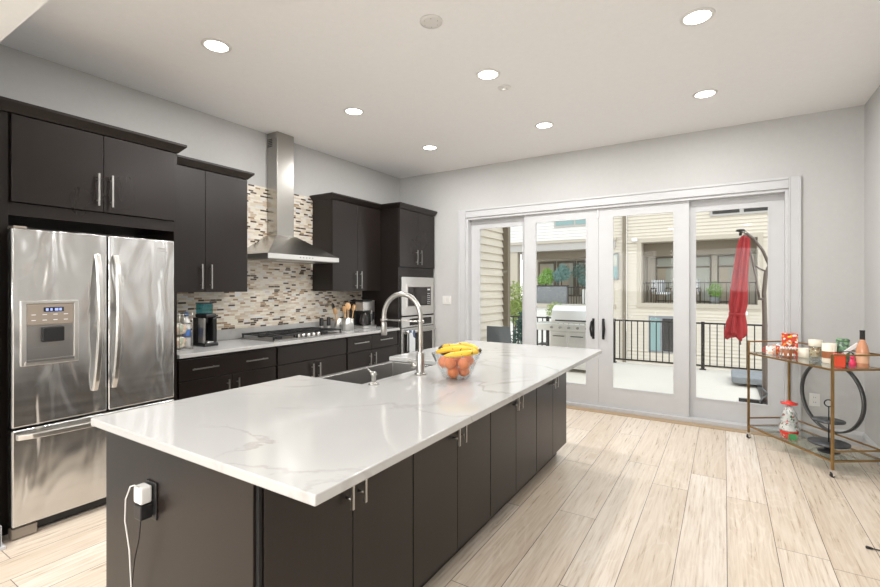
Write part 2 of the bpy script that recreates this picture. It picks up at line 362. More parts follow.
def rootloc(p):
    while p.parent: p = p.parent
    return p.location
def part(name, b, m, parent=None, bev=0, local=False, **props):
    bm = b.bm
    bmesh.ops.recalc_face_normals(bm, faces=bm.faces)
    if parent is not None and not local:
        bmesh.ops.translate(bm, verts=bm.verts, vec=-Vector(rootloc(parent)))
    me = bpy.data.meshes.new(name); bm.to_mesh(me); bm.free()
    me.materials.append(M[m] if isinstance(m, str) else m)
    o = bpy.data.objects.new(name, me); COL.objects.link(o)
    if parent is not None: o.parent = parent
    if bev:
        md = o.modifiers.new('bevel', 'BEVEL'); md.width = bev; md.segments = 2; md.limit_method = 'ANGLE'; md.angle_limit = math.radians(40)
        md.harden_normals = False
    for k, vv in props.items(): o[k] = vv
    return o
def thing(name, label, cat, loc=(0, 0, 0), rz=0, group=None):
    o = bpy.data.objects.new(name, None); COL.objects.link(o); o.location = loc; o.rotation_euler = (0, 0, rz)
    o.empty_display_size = 0.1; o['label'] = label; o['category'] = cat
    if group: o['group'] = group
    return o
def single(name, b, m, label, cat, loc, bev=0, group=None):
    """one-mesh thing whose origin is at its base"""
    bm = b.bm; bmesh.ops.translate(bm, verts=bm.verts, vec=-Vector(loc))
    o = part(name, b, m, None, bev); o.location = loc; o['label'] = label; o['category'] = cat
    if group: o['group'] = group
    return o
def struct(name, b, m, parent=None, bev=0):
    o = part(name, b, m, parent, bev)
    if parent is None: o['kind'] = 'structure'
    return o
def dup(root, loc, label, rz=None, group=None):
    r = root.copy(); COL.objects.link(r); r.location = loc; r['label'] = label
    if rz is not None: r.rotation_euler = (0, 0, rz)
    if group: r['group'] = group
    for ch in list(root.children):
        c = ch.copy(); COL.objects.link(c); c.parent = r
        for g in ch.children:
            d = g.copy(); COL.objects.link(d); d.parent = c
    return r

XL, XR, YF, YR, ZC = -4.11, 1.06, 5.45, -3.5, 3.05

# ============================================================ STRUCTURE
struct('floor', B().box(XL-0.1, XR+0.1, YR-0.1, 5.60, -0.10, 0.0), 'floor')
struct('ceiling', B().box(XL-0.1, XR+0.1, YR-0.1, 5.60, ZC, ZC+0.15), 'ceiling')
struct('ceiling_soffit', B().box(XL, XR, YR, 0.82, 2.74, ZC), 'soffit')
struct('wall_left', B().box(XL-0.1, XL, YR-0.1, 5.60, 0, ZC), 'wall')
struct('wall_right', B().box(XR, XR+0.1, YR-0.1, 5.60, 0, ZC), 'wall')
# furred wall beside the refrigerator, behind the left of the frame
struct('wall_beside_fridge', B().box(XL, -3.335, YR, 0.815, 0, 2.74), 'wall')
# far wall with the door opening
OX0, OX1, OZ = -2.965, 0.505, 2.355
b = B(); b.box(XL, OX0, YF, 5.60, 0, ZC); b.box(OX1, XR, YF, 5.60, 0, ZC); b.box(OX0, OX1, YF, 5.60, OZ, ZC)
struct('wall_far', b, 'wall')
# unseen rear wall, its two windows added to light the room
b = B(); zs0, zs1 = 1.25, 2.55
for x0, x1 in ((XL, -3.80), (-1.60, -1.35), (0.85, XR)): b.box(x0, x1, YR-0.1, YR, 0, 2.74)
for x0, x1 in ((-3.80, -1.60), (-1.35, 0.85)):
    b.box(x0, x1, YR-0.1, YR, 0, zs0); b.box(x0, x1, YR-0.1, YR, zs1, 2.74)
struct('wall_rear', b, 'wall')
for i, (x0, x1) in enumerate(((-3.80, -1.60), (-1.35, 0.85))):
    wd = bpy.data.objects.new('window_%d' % (i+1), None); COL.objects.link(wd); wd.location = ((x0+x1)/2, YR-0.05, zs0); wd['kind'] = 'structure'
    fb = B()
    for a0, a1, c0, c1 in ((x0, x0+0.05, zs0, zs1), (x1-0.05, x1, zs0, zs1), (x0+0.05, x1-0.05, zs0, zs0+0.05), (x0+0.05, x1-0.05, zs1-0.05, zs1), ((x0+x1)/2-0.02, (x0+x1)/2+0.02, zs0+0.05, zs1-0.05)):
        fb.box(a0, a1, YR-0.08, YR-0.03, c0, c1)
    part('window_frame', fb, 'trim', wd)
    part('window_pane', B().box(x0+0.05, x1-0.05, YR-0.06, YR-0.055, zs0+0.05, zs1-0.05), 'glass', wd)

# door casing (stepped profile)
def casing(name, x0, x1, z0, z1, side):
    b = B(); b.box(x0, x1, YF-0.018, YF, z0, z1)
    if side == 'L': b.box(x0, x0+0.022, YF-0.030, YF-0.018, z0, z1); b.box(x1-0.012, x1, YF-0.024, YF-0.018, z0, z1)
    if side == 'R': b.box(x1-0.022, x1, YF-0.030, YF-0.018, z0, z1); b.box(x0, x0+0.012, YF-0.024, YF-0.018, z0, z1)
    if side == 'T': b.box(x0, x1, YF-0.030, YF-0.018, z1-0.022, z1); b.box(x0, x1, YF-0.024, YF-0.018, z0, z0+0.012)
    return struct(name, b, 'trim', None, 0.003)
casing('trim_1', -3.10, -2.985, 0, 2.475, 'L'); casing('trim_2', 0.52, 0.612, 0, 2.475, 'R'); casing('trim_3', -2.985, 0.52, 2.37, 2.475, 'T')
# jamb, head and sill of the opening
b = B(); b.box(OX0-0.02, OX0+0.012, YF-0.004, 5.60, 0, OZ); b.box(OX1-0.012, OX1+0.015, YF-0.004, 5.60, 0, OZ); b.box(OX0+0.012, OX1-0.012, YF-0.004, 5.60, OZ-0.015, OZ+0.015)
struct('trim_4', b, 'trim', None, 0.002)
struct('trim_5', B().box(OX0+0.012, OX1-0.012, YF, 5.66, 0.0, 0.045), 'trim', None, 0.003)   # sill
struct('trim_6', B().box(-2.98, 0.60, YF-0.115, YF-0.002, 0.0, 0.007), 'oak_strip', None, 0.002)  # oak reducer strip
# baseboards
def baseboard(name, ax, a0, a1, c, s):
    prof = [(c, 0), (c+s*0.015, 0), (c+s*0.015, 0.10), (c+s*0.006, 0.125), (c, 0.13)]
    struct(name, B().sweep(prof, ax, a0, a1), 'trim')
baseboard('baseboard_far', 'X', 0.612, XR, YF, -1); baseboard('baseboard_far_left', 'X', -3.49, -3.10, YF, -1)
baseboard('baseboard_right', 'Y', YR, YF-0.015, XR, -1)
b = B(); b.box(-3.335, -3.318, -1.5, 0.83, 0, 0.13); b.box(-3.37, -3.318, 0.815, 0.832, 0, 0.13); b.box(-3.37, -3.306, -1.5, 0.846, 0, 0.02)
struct('baseboard_left', b, 'trim', None, 0.003)

# sliding / french doors
def door_panel(i, x0, x1, gx0, gx1, gz0, gz1, z0, z1, y0, y1, hx=None):
    d = bpy.data.objects.new('door_%d' % i, None); COL.objects.link(d); d.location = ((x0+x1)/2, (y0+y1)/2, z0); d['kind'] = 'structure'
    fb = B(); fb.box(x0, gx0, y0, y1, z0, z1); fb.box(gx1, x1, y0, y1, z0, z1); fb.box(gx0, gx1, y0, y1, z0, gz0); fb.box(gx0, gx1, y0, y1, gz1, z1)
    part('door_frame', fb, 'trim', d)
    bd = B(); e = 0.012
    for s, ya, yb in ((0, y0-0.004, y0),):
        bd.box(gx0-e, gx0+0.004, ya, y0+0.02, gz0-e, gz1+e); bd.box(gx1-0.004, gx1+e, ya, y0+0.02, gz0-e, gz1+e)
        bd.box(gx0+0.004, gx1-0.004, ya, y0+0.02, gz0-e, gz0+0.004); bd.box(gx0+0.004, gx1-0.004, ya, y0+0.02, gz1-0.004, gz1+e)
    part('glazing_bead', bd, 'trim', d)
    part('glass_pane', B().box(gx0, gx1, (y0+y1)/2-0.003, (y0+y1)/2+0.003, gz0, gz1), 'glass', d)
    if hx is not None:
        hb = B(); hb.rbox(hx-0.014, hx+0.014, y0-0.010, y0+0.001, 0.82, 1.06, 0.004)
        h = part('door_handle', hb, 'blackmetal', d)
        gb = B(); sgn = -1 if hx < -1.25 else 1
        gb.tube([(hx, y0-0.008, 1.04), (hx+sgn*0.012, y0-0.045, 1.02), (hx+sgn*0.020, y0-0.055, 0.94), (hx+sgn*0.012, y0-0.045, 0.86), (hx, y0-0.008, 0.84)], [0.010, 0.011, 0.013, 0.011, 0.010], 8)
        part('grip', gb, 'blackmetal', h)
door_panel(1, -2.953, -2.11, -2.831, -2.205, 0.255, 2.223, 0.045, 2.34, 5.545, 5.585)
door_panel(2, -2.160, -1.2475, -2.013, -1.387, 0.272, 2.238, 0.045, 2.34, 5.485, 5.525, -1.305)
door_panel(3, -1.2455, -0.318, -1.089, -0.462, 0.272, 2.238, 0.045, 2.34, 5.485, 5.525, -1.192)
door_panel(4, -0.395, 0.493, -0.260, 0.370, 0.252, 2.228, 0.045, 2.34, 5.545, 5.585)
single('door_latch', B().rbox(-1.262, -1.243, 5.472, 5.484, 2.235, 2.335, 0.003), 'plastic_white', 'small white flush bolt at the top where the middle doors meet', 'latch', (-1.252, 5.478, 2.235))
# ============================================================ CEILING FITTINGS
lamp0 = None
rows = {1.80: 'nearest the camera', 3.14: 'in the middle', 4.42: 'nearest the glass doors'}
for X, colname in ((-2.90, 'row over the cabinets'), (-1.53, 'row over the island'), (-0.138, 'row over the open floor')):
    for Y, rn in rows.items():
        if (X, Y) in ((-1.53, 1.80), (-0.138, 1.80)): continue
        lab = 'round recessed ceiling light, %s, %s' % (colname, rn)
        if lamp0 is None:
            t = thing('recessed_light', lab, 'ceiling light', (X, Y, ZC), 0, 'recessed lights in the ceiling')
            part('lamp_trim', B().lathe([(0.072, -0.001), (0.074, -0.008), (0.092, -0.005), (0.094, 0.0), (0.072, 0.0)], (0, 0, 0), 40), 'plastic_white', t, local=True)
            part('diffuser', B().lathe([(0, -0.004), (0.073, -0.004), (0.073, -0.0005), (0, -0.0005)], (0, 0, 0), 36), 'lampglow', t, local=True)
            lamp0 = t
        else:
            dup(lamp0, (X, Y, ZC), lab)
        area('downlight', (X, Y, ZC-0.012), (0, 0, 0), 0.14, 0.14, 15.5, (1.0, 0.99, 0.975), 'DISK')
for X in (-2.6, -1.0, 0.4):     # lamps added on the unseen lower ceiling to light the room
    for Y in (-0.3, -1.9):
        struct('added_ceiling_lamp', B().lathe([(0, -0.004), (0.073, -0.004), (0.092, -0.003), (0.094, 0.0), (0, 0.0)], (X, Y, 2.7399), 36), 'lampglow')
        area('downlight', (X, Y, 2.728), (0, 0, 0), 0.14, 0.14, 15.5, (1.0, 0.99, 0.975), 'DISK')  # extra fill from the added lamp
t = thing('smoke_detector', 'round white smoke detector on the ceiling above the island', 'smoke detector', (-1.52, 2.33, ZC))
part('housing', B().lathe([(0, -0.012), (0.05, -0.012), (0.068, -0.009), (0.07, 0), (0, 0)], (-1.52, 2.33, ZC), 36), 'plastic_white', t)
for k in range(6):
    a = k*PI/3; bb = B(); bb.cyl((-1.52+0.045*math.cos(a), 2.33+0.045*math.sin(a), ZC-0.0128), (-1.52+0.045*math.cos(a), 2.33+0.045*math.sin(a), ZC-0.012), 0.0022, 6)
    part('vent_hole', bb, 'gapblack', t)
t = thing('sprinkler_cover', 'small white sprinkler cap on the ceiling beside a recessed light', 'sprinkler', (-1.52, 3.42, ZC))
part('flange', B().lathe([(0, -0.010), (0.035, -0.012), (0.050, -0.006), (0.055, 0), (0, 0)], (-1.52, 3.42, ZC), 28), 'plastic_white', t)
part('cap', B().lathe([(0, -0.022), (0.018, -0.022), (0.022, -0.012), (0, -0.010)], (-1.52, 3.42, ZC), 16), 'plastic_white', t)

# ============================================================ CABINET HELPERS
def vpull(x, y, z0, z1, d=1, standoff=0.030):     # bar pull on a front facing +X (d=1)
    b = B(); b.bar((x+d*standoff, y, z0), (x+d*standoff, y, z1), 0.010, 0.010)
    for z in (z0+0.035, z1-0.035): b.cyl((x, y, z), (x+d*(standoff-0.005), y, z), 0.005, 8)
    return b
def hpull(x, y0, y1, z, d=1, standoff=0.030):
    b = B(); b.bar((x+d*standoff, y0, z), (x+d*standoff, y1, z), 0.010, 0.010)
    for y in (y0+0.03, y1-0.03): b.cyl((x, y, z), (x+d*(standoff-0.005), y, z), 0.005, 8)
    return b
G = 0.0018
def door_x(root, y0, y1, z0, z1, x, th, hy, hz0, hz1, d=1):
    o = part('door', B().box(min(x, x-d*th), max(x, x-d*th), y0+G, y1-G, z0+G, z1-G), 'cab', root, 0.0015)
    if hy is not None: part('handle', vpull(x, hy, hz0, hz1, d), 'nickel', o)
def drawer_x(root, y0, y1, z0, z1, x, th, handles):
    o = part('drawer', B().box(x-th, x, y0+G, y1-G, z0+G, z1-G), 'cab', root, 0.0015)
    for h0, h1, hz in handles: part('handle', hpull(x, h0, h1, hz), 'nickel', o)

# ============================================================ LEFT RUN
# refrigerator surround
FX = -3.50
t = thing('refrigerator_cabinet', 'dark espresso cabinet with two doors over the refrigerator, tall side panels', 'cabinet', (-3.8, 1.37, 0), 0)
part('side_panel', B().box(XL, FX, 0.852, 0.905, 0, 2.43), 'cab', t, 0.001)
part('side_panel', B().box(XL, FX, 1.836, 1.858, 0, 2.43), 'cab', t, 0.001)
part('body', B().box(XL, FX-0.02, 0.905, 1.836, 1.84, 2.43), 'cab', t)
part('face_rail', B().box(FX-0.02, FX-0.001, 0.905, 1.836, 1.84, 1.915), 'cab', t)
door_x(t, 0.912, 1.373, 1.917, 2.425, FX+0.02, 0.02, 1.335, 1.955, 2.165)
door_x(t, 1.373, 1.832, 1.917, 2.425, FX+0.02, 0.02, 1.413, 1.955, 2.165)
def crown(x, y0, y1, xback, z0=2.43, ends=(True, True)):
    """crown: a small cove that flares outward, mitred back to the wall at the free ends"""
    b = B(); e = 0.042; h = 0.064
    a0 = y0-(e if ends[0] else 0); a1 = y1+(e if ends[1] else 0)
    lo = [(xback, y0), (x+0.022, y0), (x+0.022, y1), (xback, y1)]
    hi = [(xback, a0), (x+0.022+e, a0), (x+0.022+e, a1), (xback, a1)]
    l0 = [b.bm.verts.new((p[0], p[1], z0)) for p in lo]; h0 = [b.bm.verts.new((p[0], p[1], z0+h*0.75)) for p in hi]; h1 = [b.bm.verts.new((p[0], p[1], z0+h)) for p in hi]
    b.bm.faces.new(l0); b.bm.faces.new(h1[::-1])
    for A, C in ((l0, h0), (h0, h1)):
        for k in range(4): b.bm.faces.new((A[k], A[(k+1) % 4], C[(k+1) % 4], C[k]))
    return b
part('crown', crown(FX, 0.852, 1.858, XL, 2.43, (False, True)), 'cab', t)

# refrigerator
t = thing('refrigerator', 'stainless french door refrigerator with water dispenser, bottom freezer drawer', 'refrigerator', (-3.7, 1.32, 0))
RX = -3.36
part('body', B().box(-4.05, -3.435, 0.925, 1.75, 0.03, 1.745), 'greyweave' if False else 'castiron', t, 0.004)
ld = part('door', B().rbox(-3.43, RX, 0.882, 1.3455, 0.630, 1.756, 0.010, 3), 'steel', t)
rd = part('door', B().rbox(-3.43, RX, 1.3525, 1.767, 0.630, 1.756, 0.010, 3), 'steel', t)
fd = part('freezer_drawer', B().rbox(-3.43, RX, 0.882, 1.767, 0.075, 0.618, 0.010, 3), 'steel', t)
def fhandle(y, z0, z1, lean):
    b = B(); pts = []; n = 14
    for i in range(n+1):
        q = i/n; z = z0+(z1-z0)*q; bow = math.sin(PI*q)
        pts.append((RX+0.012+0.048*bow**0.6, y+lean*math.sin(PI*q*0.5+0.3), z))
    a = None
    for p in pts:
        w2, d2 = 0.017, 0.009
        r = [b.bm.verts.new((p[0]+dx, p[1]+dy, p[2])) for dx, dy in ((-d2, -w2), (d2, -w2*0.7), (d2, w2*0.7), (-d2, w2))]
        if a:
            for k in range(4): b.bm.faces.new((a[k], a[(k+1) % 4], r[(k+1) % 4], r[k]))
        else: b.bm.faces.new(r[::-1])
        a = r
    b.bm.faces.new(a); return b
part('handle', fhandle(1.268, 0.775, 1.63, 0.02), 'steel_light', ld, 0.003)
part('handle', fhandle(1.372, 0.775, 1.63, 0.02), 'steel_light', rd, 0.003)
b = B(); a = None
for i in range(15):
    q = i/14; y = 0.905+(1.745-0.905)*q; x = RX+0.010+0.045*math.sin(PI*q)**0.5
    r = [b.bm.verts.new((x+dx, y, 0.578+dz)) for dx, dz in ((-0.008, -0.018), (0.008, -0.014), (0.008, 0.014), (-0.008, 0.018))]
    if a:
        for k in range(4): b.bm.faces.new((a[k], a[(k+1) % 4], r[(k+1) % 4], r[k]))
    else: b.bm.faces.new(r)
    a = r
b.bm.faces.new(a); part('handle', b, 'steel_light', fd, 0.003)
# dispenser
dz0, dz1, dy0, dy1 = 0.975, 1.345, 0.918, 1.190
b = B(); fr = 0.026
b.rbox(RX-0.002, RX+0.012, dy0, dy0+fr, dz0, dz1, 0.004); b.rbox(RX-0.002, RX+0.012, dy1-fr, dy1, dz0, dz1, 0.004)
b.rbox(RX-0.002, RX+0.012, dy0+fr*0.6, dy1-fr*0.6, dz1-0.018, dz1, 0.004); b.rbox(RX-0.002, RX+0.018, dy0+fr*0.6, dy1-fr*0.6, dz0, dz0+0.022, 0.004)
part('dispenser_bezel', b, 'steel_light', ld)
dp = part('dispenser_panel', B().rbox(RX-0.004, RX+0.010, dy0+fr, dy1-fr, 1.205, dz1-0.018, 0.003), 'tan_plastic', ld)
b = B().box(RX-0.001, RX+0.0015, dy0+fr, dy1-fr, dz0+0.022, 1.205)
part('dispenser_recess', b, 'steel_sink', ld)
b = B(); b.box(RX+0.001, RX+0.004, dy0+fr+0.005, dy1-fr-0.005, dz0+0.028, 1.075); b.box(RX+0.001, RX+0.022, dy0+fr, dy1-fr, dz0+0.020, dz0+0.032)
part('drip_tray', b, 'steel_sink', ld)
b = B(); b.rbox(RX+0.002, RX+0.026, 1.01, 1.115, 1.105, 1.19, 0.006)
part('dispenser_paddle', b, 'black', ld)
# display with small lit digits
dm = mat('lit_display', (0.03, 0.03, 0.08), 0.2); P(dm).inputs['Emission Color'].default_value = (0.35, 0.45, 1, 1); P(dm).inputs['Emission Strength'].default_value = 1.2
b = B()
for k, wdt in enumerate((0.012, 0.010, 0.016, 0.012)):
    y = 1.030+k*0.021
    b.box(RX+0.010, RX+0.0115, y, y+wdt, 1.285, 1.300)
ds = mat('display_text', (0.75, 0.75, 0.78), 0.4)
part('digital_display', B().box(RX+0.0095, RX+0.0108, 1.02, 1.115, 1.280, 1.306), 'black', ld)
part('digit', b.xform(Matrix.Translation((0.001, 0, 0))), dm, ld)
b = B()
for r_ in range(2):
    for k in range(4): part('button_mark', B().box(RX+0.0095, RX+0.0108, 0.965+k*0.05, 0.985+k*0.05, 1.262-r_*0.032, 1.266-r_*0.032), ds, ld)
b.bm.free()
b = B()
for k in range(7): b.box(RX+0.0002, RX+0.0012, 1.655+k*0.0085, 1.661+k*0.0085, 1.690, 1.700)
for k in range(9): b.box(RX+0.0002, RX+0.0012, 1.645+k*0.009, 1.650+k*0.009, 1.674, 1.678)
part('logo', b, 'greytrim', rd)
part('base_grille', B().box(-3.98, -3.42, 0.90, 1.75, 0.012, 0.065), 'black', t)
part('foot_cover', B().rbox(-3.43, -3.375, 0.885, 1.00, 0.004, 0.062, 0.006), 'tan_plastic', t)
part('foot_cover', B().rbox(-3.43, -3.375, 1.65, 1.765, 0.004, 0.062, 0.006), 'tan_plastic', t)
part('hinge_cover', B().rbox(-3.50, -3.40, 0.90, 0.96, 1.756, 1.772, 0.004), 'tan_plastic', t)

# base cabinets under the long counter
BX = -3.49
bases = [(1.860, 2.752, 'dark base cabinet with one wide two-handled drawer, next to the refrigerator'),
         (2.758, 3.668, 'dark base cabinet with plain panel and two doors under the cooktop'),
         (3.674, 4.590, 'dark base cabinet with two small drawers side by side, beside the oven tower')]
for i, (y0, y1, lab) in enumerate(bases):
    t = thing('base_cabinet', lab, 'cabinet', (-3.8, (y0+y1)/2, 0), 0, 'base cabinets along the left wall')
    part('body', B().box(XL+0.002, BX-0.02, y0+0.001, y1-0.001, 0.10, 0.883), 'cab', t)
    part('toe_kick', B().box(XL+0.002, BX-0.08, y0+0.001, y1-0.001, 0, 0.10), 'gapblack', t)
    mid = (y0+y1)/2
    if i == 0: drawer_x(t, y0+0.004, y1-0.006, 0.705, 0.868, BX, 0.02, [(1.955, 2.17, 0.79), (2.42, 2.635, 0.79)])
    elif i == 1: drawer_x(t, y0+0.006, y1-0.006, 0.705, 0.868, BX, 0.02, [])
    else:
        drawer_x(t, y0+0.006, mid-0.05, 0.705, 0.868, BX, 0.02, [(3.76, 4.00, 0.80)])
        drawer_x(t, mid-0.05, y1-0.012, 0.705, 0.868, BX, 0.02, [(4.21, 4.44, 0.80)])
        mid -= 0.05
    door_x(t, y0+0.006, mid, 0.108, 0.700, BX, 0.02, mid-0.045, 0.50, 0.665)
    door_x(t, mid, y1-0.008, 0.108, 0.700, BX, 0.02, mid+0.045, 0.50, 0.665)
# counter and its low upstand
t = thing('countertop', 'white quartz countertop with low upstand along the left wall', 'countertop', (-3.8, 3.2, 0.885))
part('slab', B().box(XL, -3.468, 1.858, 4.598, 0.885, 0.915), 'quartz', t, 0.003)
part('upstand', B().box(XL, XL+0.02, 1.858, 4.598, 0.9152, 1.015), 'quartz', t, 0.002)
# mosaic backsplash: between the counter and the wall units and up the wall behind the hood
b = B(); b.box(XL+0.0005, XL+0.010, 1.860, 4.598, 1.0155, 1.3795); b.box(XL+0.0005, XL+0.010, 2.657, 3.736, 1.3795, 2.475)
_bs = single('backsplash', b, 'mosaic', 'mosaic tile backsplash in cream, tan and brown strips behind the hood', 'backsplash', (XL+0.005, 3.2, 1.015))

# upper cabinets
UX = -3.78
for y0, y1, mid, lab in ((1.860, 2.655, 2.245, 'dark wall cabinet with two doors between refrigerator and range hood'),
                         (3.738, 4.598, 4.16, 'dark wall cabinet with two doors between range hood and oven tower')):
    t = thing('wall_cabinet', lab, 'cabinet', (-3.94, (y0+y1)/2, 1.382), 0, 'wall cabinets')
    part('body', B().box(XL+0.002, UX-0.02, y0, y1, 1.382, 2.43), 'cab', t, 0.001)
    door_x(t, y0+0.003, mid, 1.380, 2.425, UX, 0.02, mid-0.042, 1.41, 1.62)
    door_x(t, mid, y1-0.002, 1.380, 2.425, UX, 0.02, mid+0.042, 1.41, 1.62)
    part('crown', crown(UX-0.02, y0+(0.042 if y0 < 3 else 0), y1, XL+0.002, 2.43, (y0 > 3, y0 < 3)), 'cab', t)

# oven tower
t = thing('oven_cabinet', 'tall dark cabinet housing the microwave and wall oven in the corner', 'cabinet', (-3.8, 5.02, 0))
TX = -3.50; ty0, ty1 = 4.602, 5.425
part('side_panel', B().box(XL+0.002, TX, ty0, ty0+0.02, 0, 2.43), 'cab', t, 0.001)
part('side_panel', B().box(XL+0.002, TX, ty1-0.02, ty1, 0, 2.43), 'cab', t, 0.001)
part('body', B().box(XL+0.002, TX-0.02, ty0+0.02, ty1-0.02, 1.575, 2.43), 'cab', t)
part('face_rail', B().box(TX-0.02, TX, ty0+0.02, ty1-0.02, 1.565, 1.685), 'cab', t, 0.001)
part('filler_strip', B().box(TX-0.015, TX-0.001, ty0+0.02, ty0+0.050, 0.10, 1.565), 'gapblack', t)
door_x(t, ty0+0.004, 5.012, 1.688, 2.425, TX+0.02, 0.02, 4.965, 1.725, 1.92)
door_x(t, 5.012, ty1-0.004, 1.688, 2.425, TX+0.02, 0.02, 5.06, 1.725, 1.92)
part('base_panel', B().box(XL+0.002, TX-0.02, ty0+0.02, ty1-0.02, 0.10, 0.30), 'cab', t)
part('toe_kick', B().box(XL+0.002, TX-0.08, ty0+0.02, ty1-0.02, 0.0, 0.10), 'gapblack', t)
part('crown', crown(TX, ty0, ty1, XL+0.002, 2.43, (True, False)), 'cab', t)
# microwave
oy0, oy1 = 4.655, 5.402
t = thing('microwave', 'built-in stainless microwave above the wall oven', 'microwave', (-3.7, 5.03, 1.06))
part('body', B().box(-3.98, TX-0.005, oy0+0.01, oy1-0.01, 1.065, 1.555), 'black', t)
b = B(); b.box(TX-0.005, TX+0.018, oy0, oy0+0.095, 1.058, 1.560); b.box(TX-0.005, TX+0.018, oy1-0.055, oy1, 1.058, 1.560)
b.box(TX-0.005, TX+0.018, oy0+0.095, oy1-0.055, 1.455, 1.560); b.box(TX-0.005, TX+0.018, oy0+0.095, oy1-0.055, 1.058, 1.155)
part('trim_frame', b, 'steel_light', t, 0.002)
md = part('door', B().rbox(TX, TX+0.024, oy0+0.095, oy1-0.055, 1.155, 1.455, 0.004), 'steel_light', t)
part('bezel', B().box(TX+0.0238, TX+0.0252, oy0+0.112, oy1-0.072, 1.165, 1.445), 'greytrim', md)
part('window', B().box(TX+0.0252, TX+0.0268, oy0+0.125, oy1-0.185, 1.180, 1.430), 'darkglass', md)
part('control_panel', B().box(TX+0.024, TX+0.0265, oy1-0.183, oy1-0.088, 1.180, 1.430), 'black', md)
b = B()
for r_ in range(6):
    for k in range(3): part('button_mark', B().box(TX+0.0265, TX+0.0275, oy1-0.172+k*0.024, oy1-0.158+k*0.024, 1.20+r_*0.027, 1.207+r_*0.027), ds, md)
part('clock_display', b.box(TX+0.0265, TX+0.0275, oy1-0.172, oy1-0.107, 1.385, 1.405), ds, md)
# wall oven
t = thing('wall_oven', 'stainless wall oven with dark glass door below the microwave', 'oven', (-3.7, 5.03, 0.30))
part('body', B().box(-4.0, TX-0.005, oy0+0.01, oy1-0.01, 0.305, 1.03), 'black', t)
cp = part('control_panel', B().rbox(TX-0.005, TX+0.018, oy0, oy1, 0.905, 1.040, 0.003), 'steel_light', t)
part('display', B().box(TX+0.018, TX+0.020, oy0+0.17, oy1-0.06, 0.925, 1.015), 'darkglass', cp)
dd = part('door', B().rbox(TX-0.005, TX+0.020, oy0, oy1, 0.31, 0.895, 0.004), 'steel_light', t)
part('window', B().box(TX+0.020, TX+0.0225, oy0+0.045, oy1-0.045, 0.42, 0.825), 'darkglass', dd)
b = B(); b.cyl((TX+0.062, oy0+0.03, 0.852), (TX+0.062, oy1-0.03, 0.852), 0.013, 12)
for y in (oy0+0.07, oy1-0.07): b.cyl((TX+0.018, y, 0.852), (TX+0.062, y, 0.852), 0.009, 8)
part('handle', b, 'steel_light', dd)
# dish towel on the oven handle
b = B(); n = 10; prev = None
for i in range(n+1):
    y = 4.735+0.13*i/n; dx = 0.005*math.sin(i*1.6)
    c_ = [b.bm.verts.new((TX+0.081+dx, y, z)) for z in (0.50, 0.62, 0.75, 0.845)]+[b.bm.verts.new((TX+0.072, y, 0.868)), b.bm.verts.new((TX+0.052, y, 0.868)), b.bm.verts.new((TX+0.043, y, 0.845)), b.bm.verts.new((TX+0.040+dx*0.5, y, 0.60))]
    if prev:
        for k in range(7): b.bm.faces.new((prev[k], c_[k], c_[k+1], prev[k+1])).smooth = True
    prev = c_
tw = single('dish_towel', b, 'towel', 'pale printed dish towel hanging on the wall oven handle', 'towel', (TX+0.06, 4.80, 0.50))
sd = tw.modifiers.new('thick', 'SOLIDIFY'); sd.thickness = 0.003

# range hood
t = thing('range_hood', 'stainless chimney range hood on the mosaic wall above the cooktop', 'range hood', (-3.87, 3.22, 1.69))
ch = part('chimney', B().box(XL+0.012, -3.935, 3.108, 3.325, 1.965, ZC-0.004), 'steel_hood', t, 0.002)
b = B()
for k in range(5): b.box(-4.085+0.0, -4.015, 3.1065, 3.109, 2.90+k*0.018, 2.908+k*0.018)
part('vent_slot', b, 'gapblack', ch)
b = B()
y0, y1, x0 = 2.756, 3.681, -3.62; xb = XL+0.012
lo = [(xb, y0), (x0, y0), (x0, y1), (xb, y1)]; hi = [(xb, 3.09), (-3.92, 3.09), (-3.92, 3.345), (xb, 3.345)]
l0 = [b.bm.verts.new((*p, 1.748)) for p in lo]; h0 = [b.bm.verts.new((*p, 1.965)) for p in hi]
b.bm.faces.new(l0); b.bm.faces.new(h0[::-1])
for k in range(4): b.bm.faces.new((l0[k], l0[(k+1) % 4], h0[(k+1) % 4], h0[k]))
part('canopy', b, 'steel_hood', t)
rim = part('canopy_rim', B().box(xb, x0, y0, y1, 1.700, 1.747), 'steel_light', t, 0.001)
for k in range(5): part('button', B().cyl((x0, 3.14+k*0.04, 1.724), (x0+0.003, 3.14+k*0.04, 1.724), 0.007, 10), 'steel_sink', rim)
part('grease_filter', B().box(xb+0.03, x0-0.03, y0+0.03, y1-0.03, 1.694, 1.699), 'steel_sink', t)

part('hood_lamp', B().box(-3.83, -3.77, 2.97, 3.47, 1.6885, 1.6938), 'plastic_white', t)
# cooktop
t = thing('gas_cooktop', 'stainless gas cooktop with black cast iron grates under the hood', 'cooktop', (-3.80, 3.22, 0.9155))
cx0, cx1, cy0, cy1 = -4.06, -3.545, 2.765, 3.675
part('tray', B().rbox(cx0, cx1, cy0, cy1, 0.9155, 0.927, 0.004), 'steel_sink', t)
for gy0, gy1 in ((2.775, 3.07), (3.075, 3.365), (3.37, 3.665)):
    b = B(); zg = 0.962; a0, a1 = cx0+0.02, cx1-0.10 if (gy0 > 3.05 and gy0 < 3.2) else cx1-0.03
    for x in (a0, a1, (a0+a1)/2): b.bar((x, gy0, zg), (x, gy1, zg), 0.012, 0.012)
    for y in (gy0+0.006, gy1-0.006, (gy0*2+gy1)/3, (gy0+2*gy1)/3): b.bar((a0, y, zg), (a1, y, zg), 0.010, 0.012)
    for x in (a0, a1):
        for y in (gy0+0.01, gy1-0.01): b.bar((x, y, 0.927), (x, y, zg), 0.012)
    part('grate', b, 'castiron', t)
